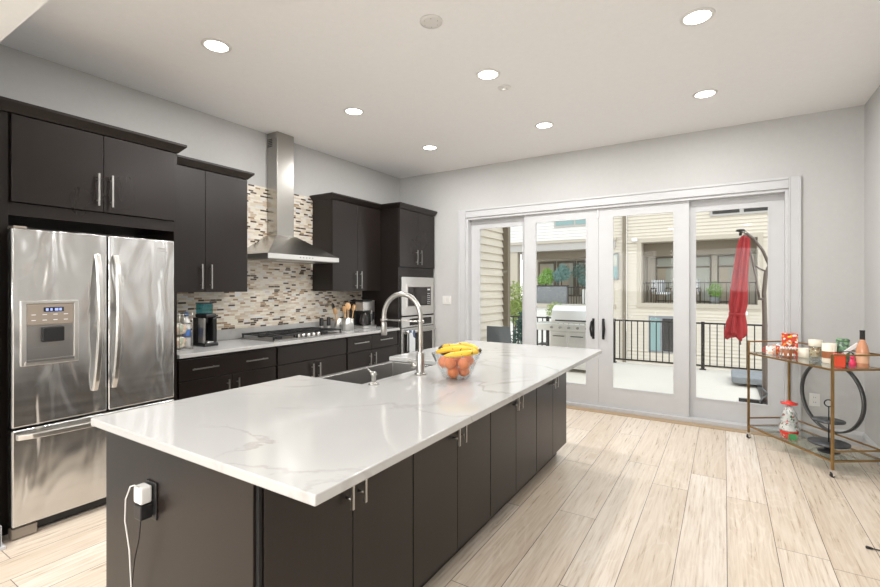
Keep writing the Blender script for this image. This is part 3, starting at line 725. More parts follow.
for x, y, r in ((-3.93, 2.92, 0.04), (-3.68, 2.92, 0.035), (-3.85, 3.22, 0.055), (-3.93, 3.52, 0.04), (-3.68, 3.52, 0.035)):
    part('burner', B().lathe([(0, 0.026), (r*0.8, 0.026), (r, 0.018), (r, 0.0), (0, 0.0)], (x, y, 0.927), 20), 'castiron', t)
for k in range(5):
    part('knob', B().lathe([(0, 0.030), (0.016, 0.030), (0.020, 0.020), (0.021, 0), (0, 0)], (-3.595, 3.09+k*0.066, 0.927), 16), 'steel_light', t)

# ============================================================ ISLAND
IX0, IX1, IY0, IY1 = -2.07, -1.13, 0.825, 3.80
seg = [0.845, 1.592, 2.352, 3.100, 3.822]
names = ['the one at the near corner of the island', 'second of the row counted from the near corner',
         'third of the row counted from the near corner', 'the one at the end by the glass doors']
for i in range(4):
    y0, y1 = seg[i], seg[i+1]
    t = thing('island_cabinet', 'dark two-door cabinet on the seating side, '+names[i], 'cabinet', (-1.35, (y0+y1)/2, 0), 0, 'island cabinets on the seating side')
    part('body', B().box(-1.575, IX1-0.02, y0+0.0015, y1-0.0015, 0.112, 0.884), 'cab', t)
    part('toe_kick', B().box(-1.575, IX1-0.085, y0+0.0015, y1-0.0015, 0, 0.112), 'cab', t)
    mid = (y0+y1)/2
    door_x(t, y0+0.002, mid, 0.112, 0.872, IX1, 0.02, mid-0.033, 0.645, 0.815)
    door_x(t, mid, y1-0.002, 0.112, 0.872, IX1, 0.02, mid+0.033, 0.645, 0.815)
for y0, y1, lab, sinky in ((0.845, 1.79, 'dark cabinet back of the island facing the refrigerator', 0), (1.792, 2.64, 'dark island cabinet carrying the farmhouse sink', 1), (2.642, 3.822, 'dark island cabinet facing the oven tower', 0)):
    t = thing('island_cabinet', lab, 'cabinet', (-1.8, (y0+y1)/2, 0), 0, 'island cabinets on the sink side')
    zt = 0.63 if sinky else 0.884
    part('body', B().box(IX0+0.02, -1.577, y0+0.001, y1-0.001, 0.10, zt), 'cab', t)
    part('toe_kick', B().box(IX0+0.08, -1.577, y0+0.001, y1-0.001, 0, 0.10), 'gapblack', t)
    mid = (y0+y1)/2
    door_x(t, y0+0.002, mid, 0.11, zt-0.01, IX0, 0.02, mid-0.04, zt-0.23, zt-0.05, -1)
    door_x(t, mid, y1-0.002, 0.11, zt-0.01, IX0, 0.02, mid+0.04, zt-0.23, zt-0.05, -1)
single('island_end_panel', B().box(IX0, -1.150, 0.825, 0.843, 0, 0.884), 'cab', 'dark end panel of the island with the charger outlet', 'panel', (-1.6, 0.834, 0), 0.001)
# black strip that paints in the shaded gap beside the end panel
single('island_corner_gap', B().box(-1.1495, -1.136, 0.834, 0.8445, 0.0, 0.884), 'gapblack', 'narrow black strip painted as the shaded gap at the near corner of the island', 'gap strip', (-1.14, 0.84, 0))
# counter with the notch of the farmhouse sink
cxa, cxb, cya, cyb = -2.086, -0.845, 0.778, 3.848
poly = [(cxa, cya), (cxb, cya), (cxb, cyb), (cxa, cyb), (cxa, 2.632), (-1.612, 2.632), (-1.612, 1.803), (cxa, 1.803)]
single('island_countertop', B().prism(poly, 0.885, 0.915), 'quartz', 'large white veined quartz countertop on the island', 'countertop', (-1.476, 2.3, 0.885), 0.004)
# farmhouse sink
sx0, sx1, sy0, sy1 = -2.080, -1.585, 1.812, 2.628
b = B(); zt, zb = 0.8835, 0.655
ix0, ix1, iy0, iy1 = -2.036, -1.618, 1.826, 2.610
def ringv(x0, x1, y0, y1, z): return [b.bm.verts.new(p) for p in ((x0, y0, z), (x1, y0, z), (x1, y1, z), (x0, y1, z))]
r = [ringv(sx0, sx1, sy0, sy1, zb), ringv(sx0, sx1, sy0, sy1, zt), ringv(ix0, ix1, iy0, iy1, zt), ringv(ix0+0.01, ix1-0.01, iy0+0.01, iy1-0.01, zb+0.03)]
for A, C in zip(r, r[1:]):
    for k in range(4): b.bm.faces.new((A[k], A[(k+1) % 4], C[(k+1) % 4], C[k]))
b.bm.faces.new(r[0][::-1]); b.bm.faces.new(r[-1])
t = thing('farmhouse_sink', 'stainless farmhouse sink set in the edge of the island', 'sink', (-1.84, 2.22, zb))
part('basin', b, 'steel_sink', t, 0.004)
part('drain', B().lathe([(0, 0.004), (0.03, 0.003), (0.045, 0.0045), (0.048, 0.001)], (-1.75, 2.22, zb+0.03), 20), 'chrome', t)
# faucet
fx, fy = -1.503, 2.19
t = thing('kitchen_faucet', 'tall brushed nickel spring faucet arching over the sink', 'faucet', (fx, fy, 0.915))
part('base', B().lathe([(0, 0.010), (0.032, 0.010), (0.036, 0.0), (0, 0)], (fx, fy, 0.9152), 24), 'nickel', t)
part('body', B().lathe([(0.024, 0.009), (0.024, 0.115), (0.019, 0.125), (0.018, 0.13), (0, 0.13)], (fx, fy, 0.9152), 24), 'nickel', t)
pts, rs = [], []
R_ = 0.136; cz = 1.245
path = [(fx, 1.04+(cz-1.04)*i/60) for i in range(60)]+[(fx-R_+R_*math.cos(a), cz+R_*math.sin(a)) for a in [PI*i/120 for i in range(121)]]+[(fx-2*R_, cz-i*0.0035) for i in range(1, 9)]
for i, (x, z) in enumerate(path): pts.append((x, fy, z)); rs.append(0.0155 if i % 2 else 0.0132)
part('spring_spout', B().tube(pts, rs, 12), 'nickel', t)
sxp = fx-2*R_
part('spray_head', B().lathe([(0, 0.085), (0.014, 0.085), (0.0175, 0.07), (0.0195, 0.0), (0.016, -0.004), (0, -0.004)], (sxp, fy, 1.132), 20), 'nickel', t)
b = B(); b.cyl((fx, fy, 1.222), (sxp+0.018, fy, 1.222), 0.0055, 10); b.lathe([(0.019, 0), (0.022, 0), (0.022, 0.014), (0.019, 0.014), (0.019, 0)], (sxp, fy, 1.215), 20)
b.lathe([(0.0165, 0), (0.021, 0), (0.021, 0.016), (0.0165, 0.016), (0.0165, 0)], (fx, fy, 1.214), 20)
part('holder_arm', b, 'nickel', t)
b = B(); b.cyl((fx-0.015, fy, 0.965), (fx-0.055, fy-0.012, 0.965), 0.016, 14); b.cyl((fx-0.048, fy-0.012, 0.970), (fx-0.062, fy-0.045, 1.005), 0.006, 8)
part('lever', b, 'nickel', t)
# soap dispenser
t = thing('soap_dispenser', 'small brushed nickel soap pump beside the sink corner', 'soap dispenser', (-1.553, 1.83, 0.915))
part('base', B().lathe([(0, 0.012), (0.018, 0.012), (0.026, 0.004), (0.027, 0), (0, 0)], (-1.553, 1.83, 0.9152), 20), 'nickel', t)
b = B(); b.lathe([(0.012, 0.011), (0.012, 0.045), (0.016, 0.048), (0.016, 0.062), (0.010, 0.066), (0, 0.067)], (-1.553, 1.83, 0.9152), 18); b.cyl((-1.553, 1.83, 0.972), (-1.600, 1.83, 0.992), 0.005, 8)
part('pump', b, 'nickel', t)

# outlet + chargers on island end
t = thing('island_outlet', 'dark outlet plate on the island end panel behind the chargers', 'outlet', (-1.712, 0.825, 0.60))
part('plate', B().rbox(-1.748, -1.678, 0.819, 0.8248, 0.608, 0.738, 0.002), 'black', t)
part('socket', B().box(-1.73, -1.696, 0.8175, 0.819, 0.625, 0.66), 'gapblack', t)
part('socket', B().box(-1.73, -1.696, 0.8175, 0.819, 0.68, 0.715), 'gapblack', t)
t = thing('charger', 'white square phone charger plugged into the island outlet', 'charger', (-1.72, 0.79, 0.655))
part('housing', B().rbox(-1.750, -1.697, 0.778, 0.8172, 0.670, 0.730, 0.008, 3), 'plastic_white', t)
part('cable', B().tube([(-1.715, 0.785, 0.728), (-1.722, 0.770, 0.740), (-1.738, 0.765, 0.734), (-1.772, 0.765, 0.682), (-1.788, 0.77, 0.60), (-1.768, 0.775, 0.50), (-1.755, 0.775, 0.38), (-1.79, 0.77, 0.25), (-1.80, 0.765, 0.10), (-1.76, 0.75, 0.006), (-1.68, 0.74, 0.005)], 0.0024, 8), 'plastic_white', t)
t = thing('charger', 'black charger cube plugged in below the white one', 'charger', (-1.72, 0.79, 0.602))
part('housing', B().rbox(-1.744, -1.697, 0.778, 0.8172, 0.617, 0.667, 0.004, 2), 'black', t)
part('cable', B().tube([(-1.72, 0.79, 0.619), (-1.722, 0.785, 0.55), (-1.765, 0.79, 0.46), (-1.80, 0.795, 0.33), (-1.825, 0.79, 0.18), (-1.85, 0.78, 0.01), (-1.90, 0.77, 0.005)], 0.0022, 8), 'black', t)

# ============================================================ FRUIT BOWL
bx, by, bz = -1.268, 2.205, 0.9153
FS = 0.91
prof = [(0, 0.004), (0.070, 0.004), (0.085, 0.018), (0.108, 0.06), (0.132, 0.105), (0.152, 0.145), (0.155, 0.147), (0.156, 0.144), (0.136, 0.102), (0.112, 0.056), (0.089, 0.012), (0.072, 0.0), (0, 0.0)]
single('fruit_bowl', B().lathe([(r_*FS, z_*0.97) for r_, z_ in prof], (bx, by, bz), 12, False), 'clearglass', 'faceted clear glass bowl of fruit on the island', 'bowl', (bx, by, bz))
spots = []
for k, (dx, dy, dz) in enumerate([(0.038, 0.022, 0.042), (-0.038, 0.022, 0.042), (0, -0.044, 0.042), (0.071, -0.035, 0.094), (0.0, -0.080, 0.098), (-0.071, -0.035, 0.094), (0.042, 0.070, 0.098), (-0.042, 0.070, 0.098), (0.0, -0.004, 0.106)]):
    spots.append((bx+dx*FS, by+dy*FS, bz+dz*0.95))
o0 = None
plc = ['at the bottom right', 'at the bottom left', 'at the bottom front', 'on the right of the upper layer', 'at the front of the upper layer', 'on the left of the upper layer', 'at the back right', 'at the back left', 'in the middle under the bananas']
for p, q in zip(spots, plc):
    lab = 'orange in the glass bowl, '+q
    if o0 is None:
        b = B(); b.sphere((0, 0, 0), 0.0330, 1, 1, 0.96, 20, 14)
        o0 = part('orange', b, 'orange'); o0.location = p; o0['label'] = lab; o0['category'] = 'orange'; o0['group'] = 'oranges in the glass bowl'
    else:
        c = o0.copy(); COL.objects.link(c); c.location = p; c['label'] = lab; c.rotation_euler = (random.random()*3, random.random()*3, 0)
def banana(p0, p1, bend, r):
    p0, p1 = Vector(p0), Vector(p1); n = 14; pts = []; rr = []
    bend = Vector(bend)
    for i in range(n+1):
        q = i/n; pts.append(p0.lerp(p1, q)+bend*math.sin(PI*q))
        rr.append(r*(0.28 if i == 0 else 0.36 if i == 1 else 0.30 if i == n else min(1, 0.55+1.9*min(q, 1-q)*1.4)))
    return B().tube(pts, rr, 9)
t = thing('banana_bunch', 'bunch of ripe spotted yellow bananas lying on the oranges', 'bananas', (bx, by, bz+0.128))
t.scale = (0.93, 0.93, 0.95)
S = (bx+0.118, by+0.060, bz+0.152)
for e, bd in (((bx-0.120, by-0.040, bz+0.140), (0.0, -0.055, 0.022)), ((bx-0.02, by-0.115, bz+0.135), (0.055, -0.020, 0.010)), ((bx-0.105, by+0.010, bz+0.172), (0, -0.035, 0.012)), ((bx-0.06, by+0.09, bz+0.172), (0, 0.035, 0.010))):
    part('banana', banana(S, e, bd, 0.0165), 'banana', t)
part('stem', B().tube([S, (S[0]+0.012, S[1]+0.008, S[2]+0.012)], [0.012, 0.009], 8), 'avocado', t)
single('avocado', B().sphere((bx-0.100, by+0.032, bz+0.146), 0.031, 1.25, 1, 1, 16, 12), 'avocado', 'dark avocado at the left rim of the fruit bowl', 'avocado', (bx-0.100, by+0.032, bz+0.115))

# ============================================================ COUNTER THINGS
CT = 0.9153
# single serve coffee brewer
kx, ky = -3.86, 2.285
t = thing('pod_coffee_maker', 'black pod coffee maker with teal water tank near the refrigerator', 'coffee maker', (kx, ky, CT))
part('base', B().rbox(kx-0.12, kx+0.15, ky-0.085, ky+0.085, CT, CT+0.03, 0.010), 'black', t)
part('body', B().rbox(kx-0.12, kx+0.01, ky-0.085, ky+0.085, CT+0.03, CT+0.25, 0.012), 'black', t)
part('side_column', B().rbox(kx+0.01, kx+0.12, ky+0.030, ky+0.085, CT+0.03, CT+0.25, 0.010), 'black', t)
part('side_column', B().rbox(kx+0.01, kx+0.12, ky-0.085, ky-0.055, CT+0.03, CT+0.25, 0.008), 'steel_sink', t)
part('head', B().rbox(kx-0.10, kx+0.13, ky-0.06, ky+0.075, CT+0.25, CT+0.285, 0.014), 'black', t)
part('water_tank', B().rbox(kx-0.07, kx+0.07, ky-0.065, ky+0.065, CT+0.286, CT+0.372, 0.008), 'teal', t)
part('tank_lid', B().rbox(kx-0.075, kx+0.075, ky-0.068, ky+0.068, CT+0.373, CT+0.383, 0.004), 'black', t)
part('spout', B().cyl((kx+0.06, ky-0.012, CT+0.20), (kx+0.06, ky-0.012, CT+0.25), 0.018, 12), 'castiron', t)
part('drip_tray', B().rbox(kx+0.03, kx+0.14, ky-0.05, ky+0.028, CT+0.031, CT+0.042, 0.004), 'steel_light', t)
t.scale = (0.74, 0.74, 0.98)
# white bottle
b = B().lathe([(0, 0.0), (0.030, 0), (0.033, 0.01), (0.033, 0.20), (0.022, 0.235), (0.014, 0.24), (0.014, 0.27), (0, 0.27)], (-3.90, 2.150, CT), 20)
t = thing('water_bottle', 'tall white and blue bottle standing between basket and coffee maker', 'bottle', (-3.90, 2.150, CT))
part('body', b, 'plastic_white', t)
part('label', B().lathe([(0.0336, 0.08), (0.0336, 0.15)], (-3.90, 2.150, CT), 20), mat('blue_label', (0.10, 0.22, 0.55), 0.4), t)
part('cap', B().lathe([(0, 0.30), (0.017, 0.30), (0.018, 0.262), (0.0145, 0.262)], (-3.90, 2.150, CT), 16), mat('blue_cap', (0.15, 0.30, 0.6), 0.4), t)
# wire basket with snacks
t = thing('wire_rack', 'two-tier wire rack on the counter against the refrigerator panel', 'rack', (-3.83, 1.975, CT))
b = B()
for z in (0.006, 0.10, 0.21, 0.29):
    b.tube([(-3.96, 1.88, CT+z), (-3.70, 1.88, CT+z), (-3.70, 2.09, CT+z), (-3.96, 2.09, CT+z)], 0.003, 6, True)
for x, y in ((-3.96, 1.88), (-3.70, 1.88), (-3.70, 2.09), (-3.96, 2.09), (-3.83, 1.88), (-3.83, 2.09), (-3.70, 1.985)): b.cyl((x, y, CT+0.003), (x, y, CT+0.30), 0.003, 6)
part('wire_frame', b, 'nickel', t)
def bag(c, sx, sy, sz, m, lab, cat='snack bag', nm='snack_bag'):
    b = B(); b.sphere((0, 0, 0), 1, 1, 1, 1, 14, 10)
    for v_ in b.bm.verts:
        for k in range(3): v_.co[k] = math.copysign(abs(v_.co[k])**0.6, v_.co[k])
        v_.co += Vector((random.uniform(-.06, .06), random.uniform(-.06, .06), random.uniform(-.06, .06)))
    b.xform(Matrix.Translation(c) @ Matrix.Diagonal((sx, sy, sz, 1)))
    return single(nm, b, m, lab, cat, (c[0], c[1], c[2]-sz))
bag((-3.83, 1.985, CT+0.058), 0.12, 0.095, 0.050, 'bread', 'printed bread bag in the lower tier of the wire rack')
bag((-3.83, 1.985, CT+0.165), 0.12, 0.092, 0.048, 'bread', 'rosy printed snack bag in the upper tier of the wire rack')
t = thing('candy_jar', 'cream jar with pink lid standing on top of the snack bag', 'jar', (-3.80, 1.95, CT+0.216))
part('jar_body', B().lathe([(0, 0), (0.035, 0), (0.038, 0.01), (0.038, 0.06), (0, 0.06)], (-3.80, 1.95, CT+0.216), 18), 'cream', t)
part('lid', B().lathe([(0, 0.078), (0.040, 0.076), (0.041, 0.060), (0, 0.060)], (-3.80, 1.95, CT+0.216), 18), 'pink', t)
# salt and pepper mills
for (x, y), lab, hh in (((-4.02, 3.80), 'black pepper mill behind the cooktop, the left one', 0.15), ((-3.99, 3.885), 'black salt mill behind the cooktop, the right one', 0.155)):
    t = thing('spice_mill', lab, 'mill', (x, y, CT), 0, 'mills beside the cooktop')
    part('body', B().lathe([(0, 0), (0.024, 0), (0.026, 0.03), (0.022, 0.05), (0.024, 0.055), (0.024, 0.05)], (x, y, CT), 16), 'steel_light', t)
    part('top', B().lathe([(0.023, 0.055), (0.024, hh-0.01), (0.018, hh), (0, hh+0.004)], (x, y, CT), 16), 'black', t)
# utensil crocks
crocks = [((-3.93, 3.985), 0.046, 0.135, 'brushed steel canister of wooden spoons, behind the other two'), ((-3.80, 4.00), 0.050, 0.145, 'brushed steel utensil canister, frontmost of the three'), ((-3.86, 4.115), 0.045, 0.13, 'brushed steel canister next to the drip coffee maker')]
for (x, y), r, h, lab in crocks:
    single('utensil_canister', B().lathe([(0, 0), (r, 0), (r, h), (r-0.003, h), (r-0.003, 0.006), (0, 0.006)], (x, y, CT), 24), 'steel_light', lab, 'canister', (x, y, CT), 0, 'steel utensil canisters')
def utensil(base, top, head, m, lab, nm, cat, shape='spoon'):
    t = thing(nm, lab, cat, base, 0, 'utensils in the steel canisters')
    part('handle', B().cyl(base, top, 0.006, 8), m, t)
    d = (Vector(top)-Vector(base)).normalized(); c = Vector(top)+d*head[1]*0.9
    b = B(); b.sphere((0, 0, 0), 1, 1, 1, 1, 14, 10)
    b.xform(Matrix.Translation(c) @ d.to_track_quat('Z', 'X').to_matrix().to_4x4() @ Matrix.Diagonal((0.010, head[0], head[1], 1)))
    part('head', b, m, t)
z0 = CT+0.01
utensil((-3.93, 3.99, z0), (-3.95, 3.935, CT+0.24), (0.042, 0.045), 'black', 'black ladle leaning left in the rear canister', 'ladle', 'ladle')
utensil((-3.92, 3.97, z0), (-3.90, 3.91, CT+0.19), (0.028, 0.045), 'wood', 'wooden spoon leaning low left in the rear canister', 'wooden_spoon', 'spoon')
utensil((-3.80, 4.00, z0), (-3.80, 3.96, CT+0.20), (0.030, 0.05), 'wood', 'wooden spoon upright in the front canister', 'wooden_spoon', 'spoon')
utensil((-3.80, 4.015, z0), (-3.83, 4.045, CT+0.24), (0.036, 0.045), 'wood', 'broad wooden spatula in the front canister', 'wooden_spatula', 'spatula')
utensil((-3.86, 4.115, z0), (-3.87, 4.10, CT+0.23), (0.028, 0.04), 'castiron', 'dark slotted spoon in the right canister', 'slotted_spoon', 'spoon')
utensil((-3.86, 4.13, z0), (-3.88, 4.19, CT+0.22), (0.026, 0.045), 'wood', 'wooden spoon leaning towards the drip coffee maker', 'wooden_spoon', 'spoon')
# drip coffee maker
mx, my = -3.88, 4.36
t = thing('drip_coffee_maker', 'black and stainless drip coffee maker with glass carafe beside the oven tower', 'coffee maker', (mx, my, CT))
part('base', B().rbox(mx-0.11, mx+0.13, my-0.12, my+0.12, CT, CT+0.035, 0.008), 'steel_light', t)
part('back_column', B().rbox(mx-0.11, mx-0.02, my-0.12, my+0.05, CT+0.035, CT+0.33, 0.006), 'black', t)
part('side_tower', B().rbox(mx-0.09, mx+0.10, my+0.055, my+0.12, CT+0.035, CT+0.345, 0.008), 'steel_light', t)
part('brew_head', B().rbox(mx-0.02, mx+0.12, my-0.115, my+0.05, CT+0.215, CT+0.335, 0.012), 'steel_light', t)
part('lid', B().rbox(mx-0.10, mx+0.12, my-0.12, my+0.052, CT+0.336, CT+0.352, 0.006), 'black', t)
part('carafe', B().lathe([(0, 0.002), (0.058, 0.002), (0.066, 0.03), (0.064, 0.09), (0.046, 0.135), (0.042, 0.16), (0.030, 0.165), (0, 0.165)], (mx+0.055, my-0.035, CT+0.036), 22), 'darkglass', t)
part('carafe_handle', B().tube([(mx+0.09, my+0.005, CT+0.18), (mx+0.125, my+0.035, CT+0.17), (mx+0.125, my+0.035, CT+0.09), (mx+0.095, my+0.010, CT+0.07)], 0.008, 8), 'black', t)
part('control_panel', B().rbox(mx+0.10, mx+0.104, my+0.068, my+0.108, CT+0.10, CT+0.20, 0.0015), 'black', t)

# ============================================================ WALL FITTINGS
t = thing('light_switch', 'white two-gang light switch on the far wall left of the doors', 'light switch', (-3.292, YF, 1.19))
part('switch_plate', B().rbox(-3.362, -3.222, YF-0.006, YF-0.0002, 1.190, 1.306, 0.003), 'plastic_white', t)
for x in (-3.326, -3.258): part('rocker', B().rbox(x-0.017, x+0.017, YF-0.010, YF-0.005, 1.215, 1.281, 0.002), 'plastic_white', t)
t = thing('wall_outlet', 'white wall outlet low on the far wall behind the bar cart', 'outlet', (0.714, YF, 0.315))
part('outlet_plate', B().rbox(0.672, 0.754, YF-0.006, YF-0.0002, 0.315, 0.435, 0.003), 'plastic_white', t)
for z in (0.352, 0.398):
    o = part('socket', B().rbox(0.695, 0.731, YF-0.008, YF-0.005, z-0.017, z+0.017, 0.002), 'plastic_white', t)
    b = B()
    for x in (0.706, 0.720): b.box(x-0.0012, x+0.0012, YF-0.0085, YF-0.0078, z-0.005, z+0.007)
    part('slot', b, 'gapblack', o)

# ============================================================ BAR CART
AX, AY = 0.193, 5.183; ux, uy = 0.558, -0.830; LEN, DEP = 0.885, 0.392
ang = math.atan2(uy, ux)
t = thing('bar_cart', 'antique gold bar cart with two glass shelves in the right corner', 'bar cart', (AX, AY, 0), ang)
# local frame: x along the cart (away from the doors), y towards the corner wall
def lp(o, name, b, m, bev=0, **k): return part(name, b, m, o, bev, True, **k)
W_ = 0.016
for x, y in ((0, 0), (LEN, 0), (0, DEP), (LEN, DEP)):
    ztop = 0.920 if not (False) else 0.81
    lg = lp(t, 'leg', B().box(x-W_/2, x+W_/2, y-W_/2, y+W_/2, 0.058, ztop), 'gold', 0.001)
    cb = B(); cb.tube([(x-0.009, y, 0.0165), (x+0.009, y, 0.0165)], 0.0165, 16)
    cs = lp(lg, 'caster', cb, 'black')
    fb = B(); fb.bar((x-0.013, y, 0.012), (x-0.013, y, 0.050), 0.003, 0.02); fb.bar((x+0.013, y, 0.012), (x+0.013, y, 0.050), 0.003, 0.02); fb.box(x-0.016, x+0.016, y-0.013, y+0.013, 0.046, 0.058)
    lp(lg, 'caster_fork', fb, 'chrome')
h = W_/2
for z in (0.810, 0.125):
    b = B(); b.box(h, LEN-h, -h, h, z-0.014, z); b.box(h, LEN-h, DEP-h, DEP+h, z-0.014, z); b.box(-h, h, h, DEP-h, z-0.014, z); b.box(LEN-h, LEN+h, h, DEP-h, z-0.014, z)
    lp(t, 'shelf_frame', b, 'gold', 0.001)
    lp(t, 'glass_shelf', B().box(h, LEN-h, h, DEP-h, z-0.007, z-0.001), 'shelfglass')
for z in (0.920, 0.200):
    b = B(); q = 0.006; b.box(h, LEN-h, DEP-q, DEP+q, z-0.014, z-0.002); b.box(-q, q, h, DEP-h, z-0.014, z-0.002); b.box(LEN-q, LEN+q, h, DEP-h, z-0.014, z-0.002)
    lp(t, 'guard_rail', b, 'gold', 0.001)
b = B(); n = 56; a = None; first = None; hz = 0.497
for i in range(n):
    th = 2*PI*i/n; q = []
    for rr, yy in ((0.301, -0.014), (0.287, -0.014), (0.287, 0.014), (0.301, 0.014)):
        q.append(b.bm.verts.new((LEN/2+rr*math.cos(th), DEP+yy, hz+rr*math.sin(th))))
    if a:
        for k in range(4): b.bm.faces.new((a[k], a[(k+1) % 4], q[(k+1) % 4], q[k])).smooth = True
    else: first = q
    a = q
for k in range(4): b.bm.faces.new((a[k], a[(k+1) % 4], first[(k+1) % 4], first[k])).smooth = True
lp(t, 'hoop', b, 'hoop', 0, label='large dark grey ring between the two shelves')
def cw(u, v): return (AX+ux*u-uy*v, AY+uy*u+ux*v)
ZS, ZL = 0.8095, 0.1245
def at(u, v, z=ZS): p = cw(u, v); return (p[0], p[1], z)
def mugb(p, r, h, th=0.004, seg=24): return B().lathe([(0, 0), (r*0.92, 0), (r, 0.006), (r, h), (r-th, h), (r-th, 0.008), (0, 0.008)], p, seg)
def mughandle(p, r, h, a):
    q = []; 
    for i in range(9):
        th = -PI/2+PI*i/8
        rr = r-0.002+h*0.28*math.cos(th); q.append((p[0]+rr*math.cos(a), p[1]+rr*math.sin(a), p[2]+h*0.5+h*0.30*math.sin(th)))
    return B().tube(q, 0.0045, 8)
# silver bowl
p = at(0.075, 0.245); single('silver_ball', B().sphere((p[0], p[1], p[2]+0.048), 0.048, 1, 1, 1, 24, 16), 'chrome', 'shiny silver ball ornament at the left end of the cart', 'ornament', p)
# small white snowman print mug
p = at(0.13, 0.115); t = thing('mug', 'small white mug with red festive print, leftmost on the cart', 'mug', p, 0, 'festive mugs on the cart')
part('cup', mugb(p, 0.038, 0.075), 'festive_white', t); part('handle', mughandle(p, 0.038, 0.075, PI*0.95), 'red', t)
p = at(0.10, 0.185); single('festive_tumbler', mugb(p, 0.030, 0.075), 'festive', 'small red and gold tumbler between silver ball and white mug', 'tumbler', p)
# gift tin tall
p = at(0.16, 0.265); x, y = p[0], p[1]
t = thing('gift_box', 'red and orange printed gift box standing behind the mugs', 'box', p)
part('carton', B().rbox(x-0.058, x+0.058, y-0.028, y+0.028, ZS, ZS+0.195, 0.003), 'festive', t)
part('yellow_label', B().lathe([(0, 0), (0.016, 0), (0.016, 0.002), (0, 0.002)], (0, 0, 0), 16).xform(Matrix.Translation((x, y-0.028, ZS+0.165)) @ Matrix.Rotation(PI/2, 4, 'X') @ Matrix.Diagonal((1.1, 0.6, 1, 1))), mat('yellow_label', (0.85, 0.62, 0.05), 0.5), t)
# gingerbread mug
p = at(0.285, 0.145); t = thing('gingerbread_mug', 'brown gingerbread mug with white icing rim on the cart', 'mug', p, 0, 'festive mugs on the cart')
part('cup', mugb(p, 0.048, 0.084), 'brown', t)
b = B()
for k in range(14):
    a = 2*PI*k/14; b.sphere((p[0]+0.048*math.cos(a), p[1]+0.048*math.sin(a), ZS+0.079), 0.0085, 1, 1, 1, 8, 6)

for k in range(8):
    a = 2*PI*k/8; c0 = (p[0]+0.0475*math.cos(a), p[1]+0.0475*math.sin(a), ZS+0.014); part('icing_tree', B().lathe([(0, 0), (0.010, 0), (0.0, 0.028)], c0, 8), 'white_paint', t)
part('icing', b, 'white_paint', t)
part('handle', mughandle(p, 0.048, 0.076, 0.25), 'brown', t)
# cream bowl
p = at(0.30, 0.290); single('ceramic_cup', mugb(p, 0.050, 0.078), 'cream', 'plain low cream cup between gingerbread mug and cookie glass', 'cup', p)
# cookie glass
p = at(0.47, 0.235); t = thing('glass_jar', 'tall glass of cookies with white top on the cart', 'jar', p)
part('glass_body', B().lathe([(0, 0), (0.044, 0), (0.045, 0.150), (0.0445, 0.150), (0.042, 0.004), (0, 0.004)], p, 24), 'clearglass', t)
part('cookies', B().lathe([(0, 0.030), (0.040, 0.030), (0.040, 0.112), (0, 0.114)], p, 20), 'cookies', t)
part('lid', B().lathe([(0.045, 0.118), (0.048, 0.122), (0.048, 0.172), (0, 0.175)], p, 24), 'cream', t)
# cream/brown tumbler
p = at(0.60, 0.235); t = thing('ceramic_tumbler', 'cream tumbler with brown lower half right of the cookie glass', 'tumbler', p)
part('cup', mugb(p, 0.048, 0.158), 'cream', t); part('brown_band', B().lathe([(0.0484, 0.040), (0.0484, 0.095)], p, 24), 'brown', t)
# green tumbler
p = at(0.615, 0.335); t = thing('travel_tumbler', 'green mottled tumbler near the wall behind the red mug', 'tumbler', p)
part('cup', mugb(p, 0.042, 0.180), 'camo', t); part('lid', B().lathe([(0, 0.200), (0.036, 0.198), (0.044, 0.188), (0.044, 0.181), (0, 0.181)], p, 24), 'camo', t)
# red mug
p = at(0.795, 0.135); t = thing('red_mug', 'orange-red square mug at the near end of the cart', 'mug', p)
part('cup', B().rbox(p[0]-0.036, p[0]+0.036, p[1]-0.036, p[1]+0.036, ZS, ZS+0.098, 0.012, 3), 'redorange', t)
part('rim', B().rbox(p[0]-0.0355, p[0]+0.0355, p[1]-0.0355, p[1]+0.0355, ZS+0.0985, ZS+0.102, 0.0015), 'red', t)
# leaning card / napkins in wire holder
p = at(0.700, 0.285); t = thing('napkin_holder', 'dark wire napkin holder behind the bottle', 'holder', p)
b = B()
for dy in (-0.02, 0.02):
    b.tube([(p[0]+0.050*math.cos(a), p[1]+dy, ZS+0.058+0.052*math.sin(a)) for a in [2*PI*i/16 for i in range(16)]], 0.003, 6, True)
b.cyl((p[0], p[1]-0.02, ZS+0.006), (p[0], p[1]+0.02, ZS+0.006), 0.003, 6); part('wire', b, 'blackmetal', t)
b = B(); b.box(p[0]-0.095, p[0]+0.095, p[1]-0.012, p[1]+0.012, ZS+0.095, ZS+0.118, Matrix.Rotation(-0.75, 3, 'Y'))
single('folded_card', b, 'white_paint', 'white folded card leaning diagonally in the wire holder', 'card', (p[0], p[1], ZS+0.02), 0.001)
# pink figure
p = at(0.79, 0.245); t = thing('pink_ornament', 'small hot pink figure ornament left of the rose bottle', 'ornament', p)
part('figure_body', B().lathe([(0, 0), (0.020, 0), (0.022, 0.03), (0.012, 0.058), (0, 0.060)], p, 16), 'pink', t)
part('figure_head', B().sphere((p[0], p[1], ZS+0.072), 0.016), 'pink', t)
